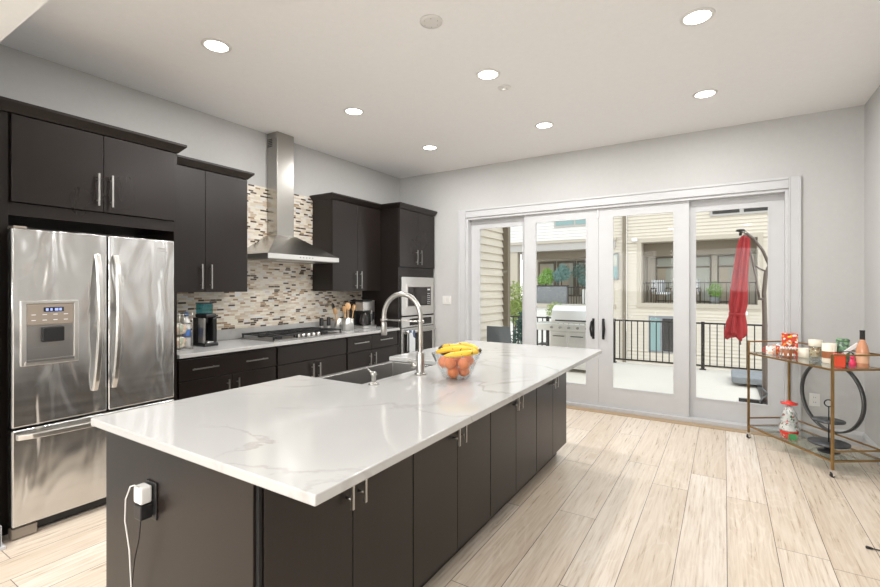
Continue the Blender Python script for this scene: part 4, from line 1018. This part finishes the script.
# bottle
p = at(0.815, 0.300); t = thing('wine_bottle', 'rose amber bottle with dark neck at the right end of the cart', 'bottle', p)
part('bottle_body', B().lathe([(0, 0), (0.036, 0), (0.039, 0.006), (0.039, 0.125), (0.032, 0.165), (0.018, 0.200), (0.015, 0.225), (0, 0.225)], p, 24), 'rose', t)
part('foil', B().lathe([(0.0165, 0.212), (0.0158, 0.275), (0.0168, 0.276), (0.0168, 0.284), (0, 0.284)], p, 18), 'castiron', t)
part('label', B().lathe([(0.0394, 0.035), (0.0394, 0.110)], p, 24), mat('peach_label', (0.72, 0.44, 0.28), 0.5), t)
# candy tree jar on lower shelf
p = at(0.375, 0.085, ZL); t = thing('candy_jar', 'tree-shaped glass candy jar with red lid on the lower shelf', 'jar', p)
def jz(l): return [(r_, z_*1.14) for r_, z_ in l]
prof = jz([(0, 0.004), (0.062, 0.004), (0.064, 0.050), (0.062, 0.055), (0.082, 0.075), (0.056, 0.130), (0.068, 0.135), (0.044, 0.182), (0.054, 0.188), (0.028, 0.238), (0.024, 0.252)])
part('glass_body', B().lathe(prof, p, 28), 'clearglass', t)
part('candies', B().lathe(jz([(0, 0.057), (0.060, 0.057), (0.078, 0.076), (0.052, 0.129), (0.064, 0.136), (0.040, 0.182), (0.049, 0.189), (0.025, 0.236), (0, 0.240)]), p, 24), 'candy', t)
part('lid', B().lathe(jz([(0, 0.252), (0.026, 0.252), (0.058, 0.258), (0.062, 0.266), (0.030, 0.272), (0.018, 0.280), (0, 0.282)]), p, 24), 'red', t)
part('ribbon', B().lathe(jz([(0.0645, 0.040), (0.067, 0.046), (0.067, 0.056), (0.064, 0.060)]), p, 24), 'red', t)
part('label', B().rbox(p[0]-0.010, p[0]+0.046, p[1]-0.069, p[1]-0.064, ZL+0.006, ZL+0.056, 0.001), 'green', t)
part('candy_base', B().lathe([(0, 0.006), (0.058, 0.006), (0.060, 0.050), (0, 0.052)], p, 24), 'festive', t)
# tiered tray
p = at(0.700, 0.140, ZL); px_, py_ = p[0], p[1]
t = thing('tiered_tray', 'black slate two-tier serving stand with ring handle on the lower shelf', 'serving stand', p)
part('foot', B().lathe([(0, 0), (0.070, 0), (0.070, 0.008), (0.030, 0.014), (0.030, 0.062), (0, 0.062)], p, 28), 'slate', t)
part('lower_plate', B().lathe([(0, 0.062), (0.128, 0.062), (0.133, 0.066), (0.133, 0.076), (0, 0.076)], p, 36), 'slate', t)
part('rod', B().cyl((px_, py_, ZL+0.076), (px_, py_, ZL+0.355), 0.0045, 10), 'blackmetal', t)
part('upper_plate', B().lathe([(0, 0.238), (0.099, 0.238), (0.103, 0.241), (0.103, 0.251), (0, 0.251)], (px_, py_, ZL), 36), 'slate', t)
part('ring_handle', B().tube([(px_+0.027*math.cos(a), py_, ZL+0.382+0.027*math.sin(a)) for a in [2*PI*i/24 for i in range(24)]], 0.0045, 8, True), 'blackmetal', t)
# cord on the floor
t = thing('black_cord', 'end of a thin black cord lying on the floor at the right', 'cord', (0.70, 3.335, 0))
part('cable', B().tube([(0.672, 3.332, 0.0055), (0.72, 3.337, 0.0045), (0.80, 3.36, 0.004), (0.90, 3.34, 0.004), (1.0, 3.36, 0.004), (1.04, 3.42, 0.004)], 0.0035, 8), 'black', t)
part('plug', B().tube([(0.652, 3.330, 0.0085), (0.656, 3.330, 0.0085), (0.676, 3.332, 0.007), (0.684, 3.333, 0.006)], [0.006, 0.008, 0.006, 0.004], 10), 'black', t)

# ============================================================ OUTDOORS
struct('deck_floor', B().box(-5.2, 4.6, 5.68, 10.32, -0.30, -0.17), 'deck')
struct('ground', B().box(-30, 30, 10.6, 60, -4.2, -4.0), 'concrete')
def siding(b, x0, x1, z0, z1, y, ex, s=-1, axis='X', t=0.034):
    """lap siding; axis X: the boards run along X at depth y and face s*Y"""
    z = z0
    while z < z1-1e-4:
        zt = min(z+ex, z1)
        if axis == 'X': a = [(x0, y+s*t, z), (x1, y+s*t, z), (x1, y, zt), (x0, y, zt)]; c = [(x0, y, z), (x1, y, z), (x1, y+s*t, z), (x0, y+s*t, z)]
        else: a = [(y+s*t, x0, z), (y+s*t, x1, z), (y, x1, zt), (y, x0, zt)]; c = [(y, x0, z), (y, x1, z), (y+s*t, x1, z), (y+s*t, x0, z)]
        b.quad(*a); b.quad(*c); z = zt
# side wall of the house wing, left
t = thing('side_wing', 'tan lap-sided wall of the house wing left of the deck', 'building', (-3.3, 6.3, -0.17))
b = B(); b.box(-3.6, -3.12, 5.70, 6.93, -0.16, 2.66); siding(b, 5.70, 6.93, -0.16, 2.66, -3.12, 0.118, 1, 'Y', 0.026)
part('siding_wall', b, 'siding_tan', t)
part('corner_board', B().box(-3.16, -3.015, 6.931, 7.03, -0.16, 2.66), 'olive', t)
part('eave', B().box(-3.9, -2.98, 5.70, 7.20, 2.665, 2.78), 'taupe', t)
# outdoor chair
t = thing('patio_chair', 'grey patio chair back standing by the tan side wall', 'chair', (-3.0, 6.45, -0.17), 0)
cx_, cy_ = -2.55, 6.18
b = B(); n = 8; prev = None
for i in range(n+1):
    q = i/n; z = 0.28+0.57*q; wd_ = 0.215-0.03*q; y = cy_-0.06*q
    r4 = [b.bm.verts.new(v_) for v_ in ((cx_-wd_, y, z), (cx_+wd_, y, z), (cx_+wd_, y+0.02, z), (cx_-wd_, y+0.02, z))]
    if prev:
        for k in range(4): b.bm.faces.new((prev[k], prev[(k+1) % 4], r4[(k+1) % 4], r4[k]))
    else: b.bm.faces.new(r4[::-1])
    prev = r4
b.bm.faces.new(prev); b.xform(Matrix.Translation((-0.27, 0, 0)))
cx_ -= 0.27
part('backrest', b, 'greyweave', t, 0.004)
part('seat', B().rbox(cx_-0.22, cx_+0.22, cy_+0.022, cy_+0.45, 0.24, 0.275, 0.008), 'greyweave', t)
for dx in (-0.20, 0.20):
    for dy in (0.04, 0.42): part('leg', B().cyl((cx_+dx, cy_+dy, -0.169), (cx_+dx, cy_+dy, 0.24), 0.012, 8), 'bronze', t)
# deck railing
ry = 10.2
t = thing('deck_railing', 'dark metal railing along the far edge of the deck', 'railing', (-1.0, ry, -0.17))
for px2 in (-4.9, -3.45, -2.0, -0.355, 1.3, 2.9, 4.4):
    part('post', B().box(px2-0.03, px2+0.03, ry-0.03, ry+0.03, -0.169, 0.76), 'rail', t)
    part('post_foot', B().box(px2-0.055, px2+0.055, ry-0.055, ry+0.055, -0.169, -0.155), 'rail', t)
part('top_rail', B().box(-4.9, 4.4, ry-0.028, ry+0.028, 0.715, 0.745), 'rail', t)
part('bottom_rail', B().box(-4.9, 4.4, ry-0.014, ry+0.014, -0.105, -0.075), 'rail', t)
posts = (-4.9, -3.45, -2.0, -0.355, 1.3, 2.9, 4.4)
for a_, b_ in zip(posts, posts[1:]):
    nn = round((b_-a_)/0.118)
    for k in range(1, nn):
        x = a_+(b_-a_)*k/nn
        part('baluster', B().box(x-0.009, x+0.009, ry-0.009, ry+0.009, -0.075, 0.715), 'rail', t)
# grill
gy = 8.55
t = thing('gas_grill', 'stainless gas grill with closed lid and cabinet doors on the deck', 'grill', (-2.45, gy+0.25, -0.17))
GX0, GX1 = -2.86, -1.86
part('cabinet', B().box(GX0, GX1, gy, gy+0.5, -0.10, 0.60), 'steel_light', t, 0.004)
for x0, x1 in ((GX0+0.02, (GX0+GX1)/2-0.15), ((GX0+GX1)/2-0.14, GX1-0.30), (GX1-0.29, GX1-0.02)):
    d_ = part('door', B().rbox(x0, x1, gy-0.022, gy-0.001, -0.06, 0.585, 0.006), 'steel_light', t)
    part('handle', B().bar((x0+0.06, gy-0.045, 0.505), (x1-0.05, gy-0.045, 0.505), 0.012), 'rail', d_)
cp = part('control_panel', B().rbox(-3.14, GX1+0.02, gy-0.05, gy+0.02, 0.605, 0.735, 0.008), 'steel_light', t)
for k in range(5): part('knob', B().tube([(GX0+0.06+k*0.165, gy-0.05, 0.668), (GX0+0.06+k*0.165, gy-0.085, 0.668)], [0.026, 0.022], 14), 'steel_sink', cp)
part('side_shelf', B().rbox(-3.16, GX0-0.001, gy+0.025, gy+0.48, 0.70, 0.735, 0.006), 'steel_light', t)
b = B(); a = None
for x in (GX0+0.02, GX1+0.02):
    r4 = [b.bm.verts.new((x, gy+q[0], q[1])) for q in ((0.03, 0.74), (0.03, 0.80), (0.10, 0.98), (0.22, 1.07), (0.36, 1.08), (0.46, 1.0), (0.48, 0.74))]
    if a:
        for k in range(7): b.bm.faces.new((a[k], a[(k+1) % 7], r4[(k+1) % 7], r4[k]))
        b.bm.faces.new(r4)
    else: b.bm.faces.new(r4[::-1])
    a = r4
lid_ = part('lid', b, 'steel_light', t, 0.006)
part('handle', B().cyl((GX0+0.12, gy-0.01, 0.80), (GX1-0.12, gy-0.01, 0.80), 0.013, 10), 'rail', lid_)
for x in (GX0+0.03, GX1-0.03):
    for y in (gy+0.04, gy+0.46): part('leg', B().box(x-0.02, x+0.02, y-0.02, y+0.02, -0.169, -0.10), 'rail', t)
# propane side stand
t = thing('grill_cart', 'dark slim rack with gas bottle under the grill side shelf', 'rack', (-3.0, gy+0.2, -0.17))
for x in (-3.13, -2.90):
    for y in (gy+0.06, gy+0.36): part('post', B().box(x-0.012, x+0.012, y-0.012, y+0.012, -0.169, 0.69), 'rail', t)
for z in (-0.05, 0.30): part('shelf', B().box(-3.142, -2.888, gy+0.048, gy+0.372, z, z+0.015), 'rail', t)
single('gas_bottle', B().lathe([(0, 0), (0.095, 0), (0.10, 0.02), (0.10, 0.20), (0.06, 0.25), (0.02, 0.26), (0.02, 0.30), (0, 0.30)], (-3.015, gy+0.21, -0.035), 20), 'slab', 'grey gas bottle on the rack beside the grill cabinet', 'gas bottle', (-3.015, gy+0.21, -0.035))
# umbrella
ux_, uy_ = 0.47, 7.63
t = thing('cantilever_umbrella', 'closed red cantilever umbrella with dark bronze mast on the deck', 'umbrella', (ux_, uy_, -0.17))
part('mast', B().tube([(ux_, uy_, -0.165), (ux_, uy_, 0.9), (ux_-0.01, uy_, 1.35), (ux_+0.01, uy_, 1.62), (ux_+0.05, uy_, 1.72)], [0.032, 0.030, 0.027, 0.025, 0.023], 12), 'bronze', t)
part('arm', B().tube([(ux_+0.05, uy_, 1.72), (ux_-0.02, uy_, 1.92), (ux_-0.13, uy_, 2.10), (ux_-0.235, uy_, 2.20), (ux_-0.29, uy_, 2.20)], 0.020, 10), 'bronze', t)
part('strut', B().tube([(ux_-0.065, uy_, 1.28), (ux_-0.09, uy_, 1.50), (ux_-0.15, uy_, 1.85), (ux_-0.235, uy_, 2.16)], 0.014, 8), 'bronze', t)
part('strut', B().tube([(ux_+0.02, uy_, 1.64), (ux_-0.06, uy_, 1.68), (ux_-0.12, uy_, 1.74)], 0.012, 8), 'bronze', t)
part('crank', B().tube([(ux_-0.02, uy_-0.03, 1.26), (ux_-0.08, uy_-0.04, 1.27)], 0.016, 8), 'bronze', t)
part('hub', B().lathe([(0, -0.05), (0.018, -0.05), (0.018, 0), (0.06, 0.012), (0.05, 0.035), (0, 0.04)], (ux_-0.28, uy_, 2.20), 18), 'rail', t)
ucx = ux_-0.285
prof = [(0.03, 2.145), (0.065, 2.10), (0.078, 2.00), (0.083, 1.80), (0.092, 1.55), (0.105, 1.38), (0.112, 1.18), (0.092, 1.05), (0.120, 0.95), (0.145, 0.80), (0.135, 0.735), (0.10, 0.76)]
b = B(); rings = []; ns = 48
for i, (r, z) in enumerate(prof):
    rr = []
    for k in range(ns):
        a = 2*PI*k/ns; f = 1+0.22*math.cos(8*a+0.3*i)+0.08*math.cos(3*a+i)
        zz = z+(0.05*math.cos(3*a) if i >= 9 else 0)
        rr.append(b.bm.verts.new((ucx+0.05-0.10*min(1, max(0, (2.1-z)/1.2))+r*f*math.cos(a)*0.85, uy_+r*f*math.sin(a), zz)))
    rings.append(rr)
for A, C in zip(rings, rings[1:]):
    for k in range(ns): b.bm.faces.new((A[k], A[(k+1) % ns], C[(k+1) % ns], C[k])).smooth = True
b.bm.faces.new(rings[0]); b.bm.faces.new(rings[-1][::-1])
part('canopy', b, 'redfab', t)
part('tie_strap', B().lathe([(0.098, -0.02), (0.112, -0.02), (0.112, 0.02), (0.098, 0.02)], (ucx-0.035, uy_, 1.05), 24, True, 0.9), 'redfab', t)
part('pole_end', B().cyl((ucx+0.0, uy_, 0.62), (ucx+0.0, uy_, 0.80), 0.014, 8), 'bronze', t)
part('base_arm', B().box(ux_-0.03, ux_+0.03, uy_-0.25, 9.55, -0.169, -0.125), 'rail', t)
part('base_arm', B().box(ux_-0.30, ux_-0.03, uy_-0.03, uy_+0.03, -0.169, -0.125), 'rail', t)
part('base_weight', B().rbox(0.10, 0.95, 8.75, 9.60, -0.124, -0.02, 0.02), 'slab', t)
part('pole_wrap', B().tube([(ux_-0.035, uy_-0.04, 0.05), (ux_+0.03, uy_-0.04, -0.02), (ux_-0.03, uy_-0.03, -0.09), (ux_-0.06, uy_-0.03, -0.15)], 0.012, 8), 'greyweave', t)

# plants
def leaves(b, c, rx, ry_, rz_, n, s, up=0.3):
    for _ in range(n):
        while True:
            d = Vector((random.uniform(-1, 1), random.uniform(-1, 1), random.uniform(-1, 1)))
            if 0.25 < d.length < 1: break
        p = Vector(c)+Vector((d.x*rx, d.y*ry_, d.z*rz_))
        q = Vector((random.gauss(0, 1), random.gauss(0, 1), random.gauss(0, 1)+up)).normalized(); a = q.orthogonal().normalized()*s*random.uniform(0.6, 1.2)
        l = q*s*random.uniform(1.2, 2.2)
        b.quad(p-a*0.5, p-a*0.2+l*0.5, p+l, p+a*0.5+l*0.4)
def plant(name, label, cat, base, stemh, blobs, mt, n, s, group=None):
    t = thing(name, label, cat, base, 0, group)
    part('stem', B().tube([base, (base[0]+0.02, base[1], base[2]+stemh*0.5), (base[0], base[1], base[2]+stemh)], [0.03, 0.025, 0.012], 8), 'bark', t)
    b = B()
    for c, rx, rz_ in blobs: leaves(b, c, rx, rx, rz_, n, s)
    part('foliage', b, mt, t); return t
t_ = plant('tall_shrub', 'yellow-green shrub beyond the deck railing beside the side wall', 'shrub', (-4.85, 11.6, -0.3), 1.6, [((-4.85, 11.6, 1.15), 0.42, 0.45), ((-4.75, 11.5, 0.75), 0.35, 0.35)], 'leaf_olive', 800, 0.05)
t_ = plant('conifer', 'dark blue-green conifer in front of the yellow-green shrub', 'tree', (-4.35, 11.0, -0.3), 1.0, [((-4.35, 11.0, 0.05), 0.30, 0.45), ((-4.30, 11.0, 0.45), 0.22, 0.4)], 'leaf_dark', 800, 0.05)
struct('planting_bed', B().box(-8, -3.9, 10.7, 13.0, -0.9, -0.3), 'concrete')

# houses opposite ------------------------------------------------------
FY = 20.0
# right house
t = thing('townhouse', 'cream lap-sided house opposite with a recessed balcony behind the umbrella', 'building', (1.5, FY, -4))
rx0, rx1, rz0, rz1 = -2.86, 1.02, 0.80, 3.25
wz = 0.05
b = B()
wz0, wz1, wx0, wx1 = -1.15, 0.30, -2.58, -1.10
def block(x0, x1, z0, z1): b.box(x0, x1, FY+0.001, FY+0.3, z0, z1); siding(b, x0, x1, z0, z1, FY-0.001, 0.135)
XR2 = 9.0
block(-3.42, XR2, rz1, 7.0); block(-3.42, rx0, rz0, rz1); block(rx1, XR2, rz0, rz1)
block(-3.42, XR2, wz1, rz0); block(-3.42, wx0, wz0, wz1); block(wx1, XR2, wz0, wz1); block(-3.42, XR2, -4, wz0)
part('siding_wall', b, 'siding_cream', t)
b = B(); tb = 0.16
b.box(rx0-tb, rx1+tb, FY-0.04, FY+0.0, rz1, rz1+tb); b.box(rx0-tb, rx0, FY-0.04, FY, rz0, rz1); b.box(rx1, rx1+tb, FY-0.04, FY, rz0, rz1)
part('balcony_trim', b, 'taupe', t)
part('balcony_ledge', B().box(rx0-tb, rx1+tb, FY-0.10, FY, rz0-0.16, rz0), 'taupe', t)
b = B(); b.box(rx0, rx1, FY+0.3, FY+1.9, rz0-0.1, rz0); b.box(rx0, rx1, FY+0.3, FY+1.9, rz1, rz1+0.1); b.box(rx0-0.1, rx0, FY+0.3, FY+1.9, rz0, rz1); b.box(rx1, rx1+0.1, FY+0.3, FY+1.9, rz0, rz1)
part('balcony_recess', b, 'taupe', t)
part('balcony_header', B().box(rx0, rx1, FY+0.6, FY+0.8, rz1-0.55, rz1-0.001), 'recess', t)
part('recess_wall', B().box(rx0, rx1, FY+1.9, FY+2.0, rz0, rz1), 'siding_tan', t)
for x0, x1 in ((-2.55, -1.55), (-1.45, -0.45), (-0.25, 0.75)):
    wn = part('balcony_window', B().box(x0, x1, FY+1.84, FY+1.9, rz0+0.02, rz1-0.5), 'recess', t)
    part('pane', B().box(x0+0.07, x1-0.07, FY+1.83, FY+1.838, rz0+0.08, rz1-1.0), 'farglass', wn)
    part('transom', B().box(x0+0.07, x1-0.07, FY+1.83, FY+1.838, rz1-0.92, rz1-0.56), 'farglass', wn)
    part('curtain', B().box(x0+0.09, x0+0.40, FY+1.815, FY+1.828, rz0+0.1, rz1-1.0), 'curtain', wn)
wn = part('window', B().box(wx0, wx1, FY-0.05, FY+0.06, wz0, wz1), 'slab', t)
for x0, x1 in ((wx0+0.06, wx0+0.42), (wx0+0.50, wx1-0.60), (wx1-0.54, wx1-0.06)):
    part('pane', B().box(x0, x1, FY-0.06, FY-0.051, wz0+0.06, wz1-0.10), 'tealglass' if x0 != wx0+0.50 else 'darkglass', wn)
wn = part('window', B().box(-0.46, 3.2, FY-0.07, FY-0.036, 4.10, 6.0), 'greytrim', t)
for x0 in (-0.38, 0.60, 1.60): part('pane', B().box(x0, x0+0.85, FY-0.08, FY-0.071, 4.18, 5.9), 'darkglass', wn)
part('downspout', B().box(-3.56, -3.43, FY-0.12, FY-0.02, -4, 7.0), 'olive', t)
for x, z in ((-3.10, 3.30), (0.62, 0.42)):
    part('wall_lamp', B().rbox(x-0.10, x+0.10, FY-0.20, FY-0.045, z, z+0.14, 0.02), 'white_paint', t)
# balcony rail of right house
t = thing('balcony_railing', 'dark thin railing across the balcony of the cream house', 'railing', (-0.9, FY+0.2, rz0))
part('top_rail', B().box(rx0, rx1, FY+0.31, FY+0.34, rz0+0.80, rz0+0.83), 'rail', t)
for k in range(22):
    x = rx0+0.06+(rx1-rx0-0.12)*k/21
    part('baluster', B().box(x-0.008, x+0.008, FY+0.316, FY+0.332, rz0, rz0+0.80), 'rail', t)
# chairs on that balcony
def bchair(x, lab, rz):
    t = thing('balcony_chair', lab, 'chair', (x, FY+1.0, rz0), rz, 'striped chairs on the balcony')
    part('seat', B().rbox(-0.28, 0.28, -0.25, 0.28, 0.34, 0.44, 0.02), 'stripe', t, local=True)
    part('backrest', B().rbox(-0.28, 0.28, 0.20, 0.30, 0.44, 0.95, 0.03), 'stripe', t, local=True)
    for sx in (-0.3, 0.3):
        part('armrest', B().box(sx-0.025, sx+0.025, -0.25, 0.25, 0.58, 0.62), 'bark', t, local=True)
        for sy in (-0.22, 0.25): part('leg', B().box(sx-0.02, sx+0.02, sy-0.02, sy+0.02, 0.001, 0.58), 'bark', t, local=True)
bchair(-2.25, 'striped cushioned chair on the cream house balcony, the left one', 0.5)
bchair(-1.18, 'striped cushioned chair on the cream house balcony, the right one', -0.25)
for x, m_, nm, lab in ((-0.32, 'leaf_bright', 'potted_plant', 'bright green potted plant on the balcony left of the umbrella'), (0.45, 'leaf_blue', 'potted_plant', 'blue-green potted plant on the balcony behind the umbrella')):
    t = thing(nm, lab, 'plant', (x, FY+0.75, rz0), 0, 'plants on the cream house balcony')
    part('pot', B().lathe([(0, 0), (0.14, 0), (0.19, 0.26), (0.17, 0.26), (0.15, 0.22), (0, 0.22)], (x, FY+0.75, rz0+0.001), 16), 'slab', t)
    b = B(); leaves(b, (x, FY+0.75, rz0+0.52), 0.27, 0.25, 0.32, 240, 0.07); part('foliage', b, m_, t)

# left house
t = thing('townhouse', 'white lap-sided house opposite left with a planted balcony above the grill', 'building', (-6.5, FY, -4))
lx0, lx1, lz0, lz1 = -8.15, -4.25, 0.72, 3.05
b = B()
block(-14, -4.45, 3.40, 8.0); block(-14, -8.6, -4, 3.40)
block(-8.6, -4.45, -4, 0.55)
part('siding_wall', b, 'siding_white', t)
b = B(); block(-4.449, -3.58, 3.501, 8.0); block(-3.899, -3.58, -4, 3.501); block(-4.449, -3.899, -4, 0.55)
part('corner_wall', b, 'siding_cream', t)
part('beam', B().box(-8.75, -3.85, FY-0.10, FY+0.3, 3.08, 3.40), 'greytrim', t)
part('beam_cap', B().box(-8.8, -3.80, FY-0.16, FY+0.3, 3.401, 3.50), 'taupe', t)
part('post', B().box(-8.6, -8.20, FY-0.05, FY+0.3, 0.70, 3.08), 'taupe', t)
part('post', B().box(-4.25, -3.9, FY-0.05, FY+0.3, 0.70, 3.08), 'siding_cream', t)
part('balcony_ledge', B().box(-8.7, -3.85, FY-0.12, FY+0.3, 0.55, 0.70), 'taupe', t)
b = B(); b.box(-8.6, -3.9, FY+0.3, FY+2.4, 0.60, 0.70); b.box(-8.6, -3.9, FY+0.3, FY+2.4, 3.08, 3.2)
part('balcony_slab', b, 'taupe', t)
part('recess_wall', B().box(-8.6, -3.9, FY+2.4, FY+2.5, 0.70, 3.08), 'siding_tan', t)
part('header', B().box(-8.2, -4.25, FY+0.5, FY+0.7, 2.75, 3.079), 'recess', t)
for k in range(4):
    x0 = -8.05+k*0.98
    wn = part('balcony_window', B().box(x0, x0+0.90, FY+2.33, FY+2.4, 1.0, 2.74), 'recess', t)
    part('pane', B().box(x0+0.10, x0+0.80, FY+2.315, FY+2.329, 1.08, 2.62), 'farglass', wn)
    part('curtain', B().box(x0+0.14, x0+0.60, FY+2.30, FY+2.314, 1.2, 2.55), 'curtain', wn)
wn = part('window', B().box(-6.45, -4.62, FY-0.07, FY-0.036, 4.10, 5.6), 'greytrim', t)
for x0 in (-6.38, -5.50): part('pane', B().box(x0, x0+0.80, FY-0.085, FY-0.071, 4.18, 5.5), 'tealglass', wn)
wn = part('window', B().box(-4.10, -3.72, FY-0.09, FY-0.052, 1.75, 2.85), 'slab', t)
part('pane', B().box(-4.05, -3.77, FY-0.10, FY-0.091, 1.83, 2.28), 'tealglass', wn); part('pane', B().box(-4.05, -3.77, FY-0.10, FY-0.091, 2.32, 2.77), 'farglass', wn)
# planter box & plants on the left balcony
t = thing('planter_box', 'ribbed grey planter box on the white house balcony', 'planter', (-6.75, FY+0.55, 0.70))
b = B(); b.box(-7.45, -6.05, FY+0.40, FY+0.75, 0.702, 1.48)
for k in range(22): x = -7.43+k*0.065; b.box(x, x+0.035, FY+0.388, FY+0.401, 0.72, 1.46)
part('box', b, 'slab', t)
part('rim', B().box(-7.48, -6.02, FY+0.37, FY+0.78, 1.481, 1.53), 'rail', t)
for x, m_, zc, r, lab in ((-7.05, 'leaf_bright', 1.84, 0.36, 'bright green bush growing in the grey planter box'), (-6.32, 'leaf_blue', 2.02, 0.36, 'pale blue-green bush at the right of the planter box')):
    plant('balcony_bush', lab, 'bush', (x, FY+0.57, 1.535), 0.3, [((x-0.12, FY+0.6, zc-0.08), r*0.75, 0.26), ((x+0.14, FY+0.6, zc+0.06), r*0.6, 0.36), ((x+0.02, FY+0.5, zc+0.12), r*0.45, 0.30)], m_, 420, 0.075, 'bushes on the white house balcony')
plant('small_tree', 'blue-green small tree with sparse branches on the white house balcony', 'tree', (-5.65, FY+1.5, 0.705), 1.3, [((-5.65, FY+1.5, 2.15), 0.45, 0.42), ((-5.40, FY+1.4, 1.75), 0.38, 0.30)], 'leaf_blue', 480, 0.07)
t = thing('balcony_railing', 'white and dark railing right of the planter box', 'railing', (-5.0, FY+0.4, 0.70))
part('top_rail', B().box(-5.98, -4.26, FY+0.42, FY+0.46, 1.42, 1.46), 'rail', t)
for k in range(15):
    x = -5.95+k*0.118; part('baluster', B().box(x-0.012, x+0.012, FY+0.428, FY+0.452, 0.70, 1.42), 'rail', t)
single('white_cabinet', B().rbox(-5.40, -5.02, FY+0.60, FY+0.9, 0.701, 1.35, 0.02), 'white_paint', 'white storage box behind the balcony railing of the white house', 'storage box', (-5.2, FY+0.75, 0.701))
single('balcony_sofa', B().rbox(-4.9, -4.3, FY+0.62, FY+1.2, 0.701, 1.15, 0.04), 'white_paint', 'white cushioned seat behind the right end of the balcony railing', 'seat', (-4.6, FY+0.9, 0.701))
plant('round_bush', 'small round yellow-green bush behind the grill lid', 'bush', (-4.95, 15.5, -3.99), 4.5, [((-4.95, 15.5, 0.62), 0.30, 0.34)], 'leaf_olive', 260, 0.06)
